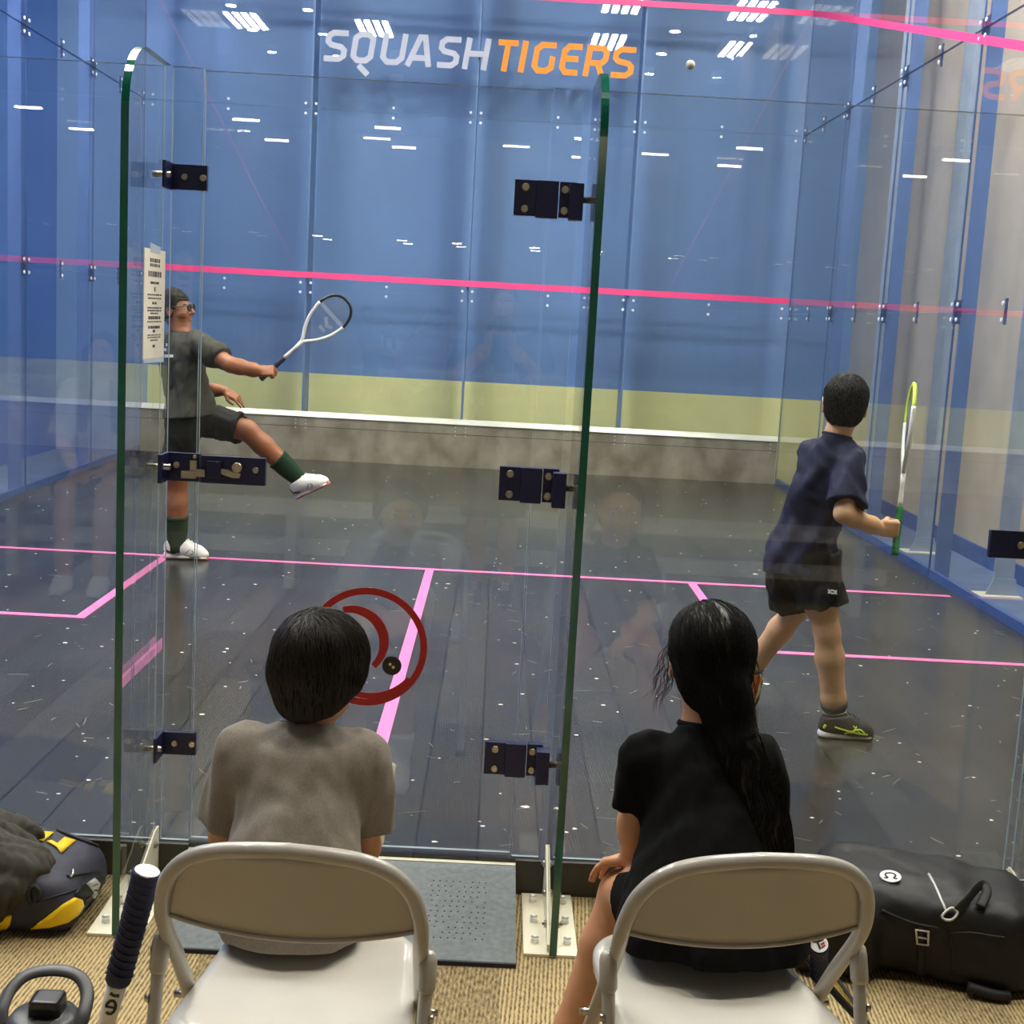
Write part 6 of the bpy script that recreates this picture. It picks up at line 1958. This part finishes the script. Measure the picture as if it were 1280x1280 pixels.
box('front', (-5.4, -6.5, CZ), (-3.0, -5.9, 0.86), M['desk_pale'], dk)
box('top', (-5.45, -6.55, 0.861), (-2.95, -5.85, 0.90), M['bench_pale'], dk)
o = box('box', (-3.9, -6.3, 0.901), (-3.5, -6.0, 1.10), M['white'], None, 0.004); tag(o, 'white carton on the reception desk', 'box')

# photographer behind the camera
j = dict(neck=Vector((0.36, -3.93, 1.44)), shl=Vector((0.17, -3.95, 1.37)), shr=Vector((0.55, -3.95, 1.37)), hl=Vector((0.27, -3.97, 0.86)), hr=Vector((0.45, -3.97, 0.86)),
         ell=Vector((0.10, -3.82, 1.16)), elr=Vector((0.62, -3.82, 1.16)), wl=Vector((0.29, -3.69, 1.36)), wr=Vector((0.41, -3.69, 1.36)),
         kl=Vector((0.27, -3.83, 0.40)), kr=Vector((0.45, -3.83, 0.40)), al=Vector((0.27, -3.86, -0.02)), ar=Vector((0.45, -3.86, -0.02)))
j['kl'].y = j['kr'].y = -3.78; j['al'].y = j['ar'].y = -3.84
for k_ in ('hl', 'hr'):
    j[k_].y = -3.80
for k_ in ('neck', 'shl', 'shr'):
    j[k_].y += 0.10
hd = Head((0.36, -3.80, 1.585), 0.225, (0, 1, -0.05), (0, 0.05, 1))
ph = seated('person in navy shirt holding up a phone, reflected faintly in the front wall', j, 1.05, M['skin_tan'], hd, (0.36, -3.85, CZ),
            [('wl', (0.1, 0.45, 0.85), (0.5, 0.8, 0), 0.17, 0.7, 0.1, 0.5, False, 1), ('wr', (-0.1, 0.45, 0.85), (-0.5, 0.8, 0), 0.17, 0.7, 0.1, 0.5, False, -1)],
            (0.27, -3.68, -0.08), (0.45, -3.68, -0.08), None, 0.006)
shirt(ph, j, 1.05, M['tee_navy'], 0.017, 0.75, hem=(0.36, -3.8, 0.80), hem_n=(0, 0, -1), wr=(0.008, 30), seed=3, h=0.007)
shorts(ph, j, 1.05, M['short_jet'], 0.016, (1.0, 1.0), 1.1, seed=5, h=0.007)
for k_ in 'lr':
    shoe(ph, V3(j['a' + k_]) * (1, 1, 0) + V3((0, -0.07, CZ)), (0, 1, 0), (0, 0, 1), 0.27, M['shoe_black'], M['shoe_white'], M['white'], M['rubber_black'], 'plain')
F = Field(*bounds([hd.c], 0.19), 0.006)
hd.e(F, (0, -0.06, 0.16), (0.36, 0.44, 0.375), 0.02); hd.e(F, (0, -0.2, -0.05), (0.32, 0.27, 0.28), 0.08)
F.plane(hd.p(0, 0.24, 0.2), hd.A[1] * 0.85 - hd.A[2] * 0.42, k=0.01)
F.obj('hair', M['hair_soft'], ph)
pn = empty('phone', (0.348, -3.62, 1.45)); tag(pn, 'dark phone held up by the reflected person in navy', 'phone')
box('case', (0.310, -3.633, 1.365), (0.386, -3.624, 1.527), M['plastic_black'], pn, 0.003)

# woman seated on the bench
j = dict(neck=Vector((-1.87, -3.88, 1.06)), shl=Vector((-2.04, -3.90, 0.99)), shr=Vector((-1.70, -3.90, 0.99)), hl=Vector((-1.96, -4.0, 0.48)), hr=Vector((-1.78, -4.0, 0.48)),
         ell=Vector((-2.10, -3.82, 0.72)), elr=Vector((-1.64, -3.82, 0.72)), wl=Vector((-1.95, -3.62, 0.56)), wr=Vector((-1.79, -3.62, 0.56)),
         kl=Vector((-1.98, -3.55, 0.46)), kr=Vector((-1.76, -3.55, 0.46)), al=Vector((-1.97, -3.50, -0.02)), ar=Vector((-1.77, -3.50, -0.02)))
hd = Head((-1.87, -3.86, 1.20), 0.22, (0.05, 1, 0), (0, 0, 1))
wo = seated('person with long dark hair in white cardigan, reflected at the left of the glass', j, 1.0, M['skin_light'], hd, (-1.87, -3.9, CZ),
            [('wl', (0.7, 0.6, -0.1), (0, 0.2, -1), 0.165, 0.4, 0.2, 0.3), ('wr', (-0.7, 0.6, -0.1), (0, 0.2, -1), 0.165, 0.4, 0.2, 0.3, False, -1)],
            (-1.97, -3.34, -0.08), (-1.77, -3.34, -0.08), None, 0.006)
shirt(wo, j, 1.0, M['cardigan'], 0.018, 1.0, hem=(-1.87, -3.9, 0.44), hem_n=(0, 0, -1), wr=(0.008, 30), seed=3, h=0.007)
shorts(wo, j, 1.0, M['short_grey'], 0.014, (0.95, 0.95), 1.1, seed=5, h=0.007)
for k_ in 'lr':
    shoe(wo, V3(j['a' + k_]) * (1, 1, 0) + V3((0, -0.07, CZ)), (0, 1, 0), (0, 0, 1), 0.24, M['shoe_white'], M['shoe_white'], M['white'], M['rubber_black'], 'plain')
F = Field(*bounds([hd.c, (-1.87, -3.92, 0.80)], 0.2), 0.006)
hd.e(F, (0, -0.06, 0.14), (0.385, 0.46, 0.40), 0.02); hd.e(F, (0, -0.18, -0.1), (0.38, 0.30, 0.40), 0.08)
for s_ in (-1, 1):
    F.cone(hd.p(s_ * 0.33, 0.02, 0.0), (-1.87 + s_ * 0.095, -3.80, 0.78), 0.045, 0.03, 0.03)
F.plane(hd.p(0, 0.22, 0.22), hd.A[1] * 0.85 - hd.A[2] * 0.42, lo=hd.c - np.array([0.062, 0.2, 0.14]), hi=hd.c + np.array([0.062, 0.2, 0.2]), k=0.01)
F.obj('hair', M['hair_soft'], wo)
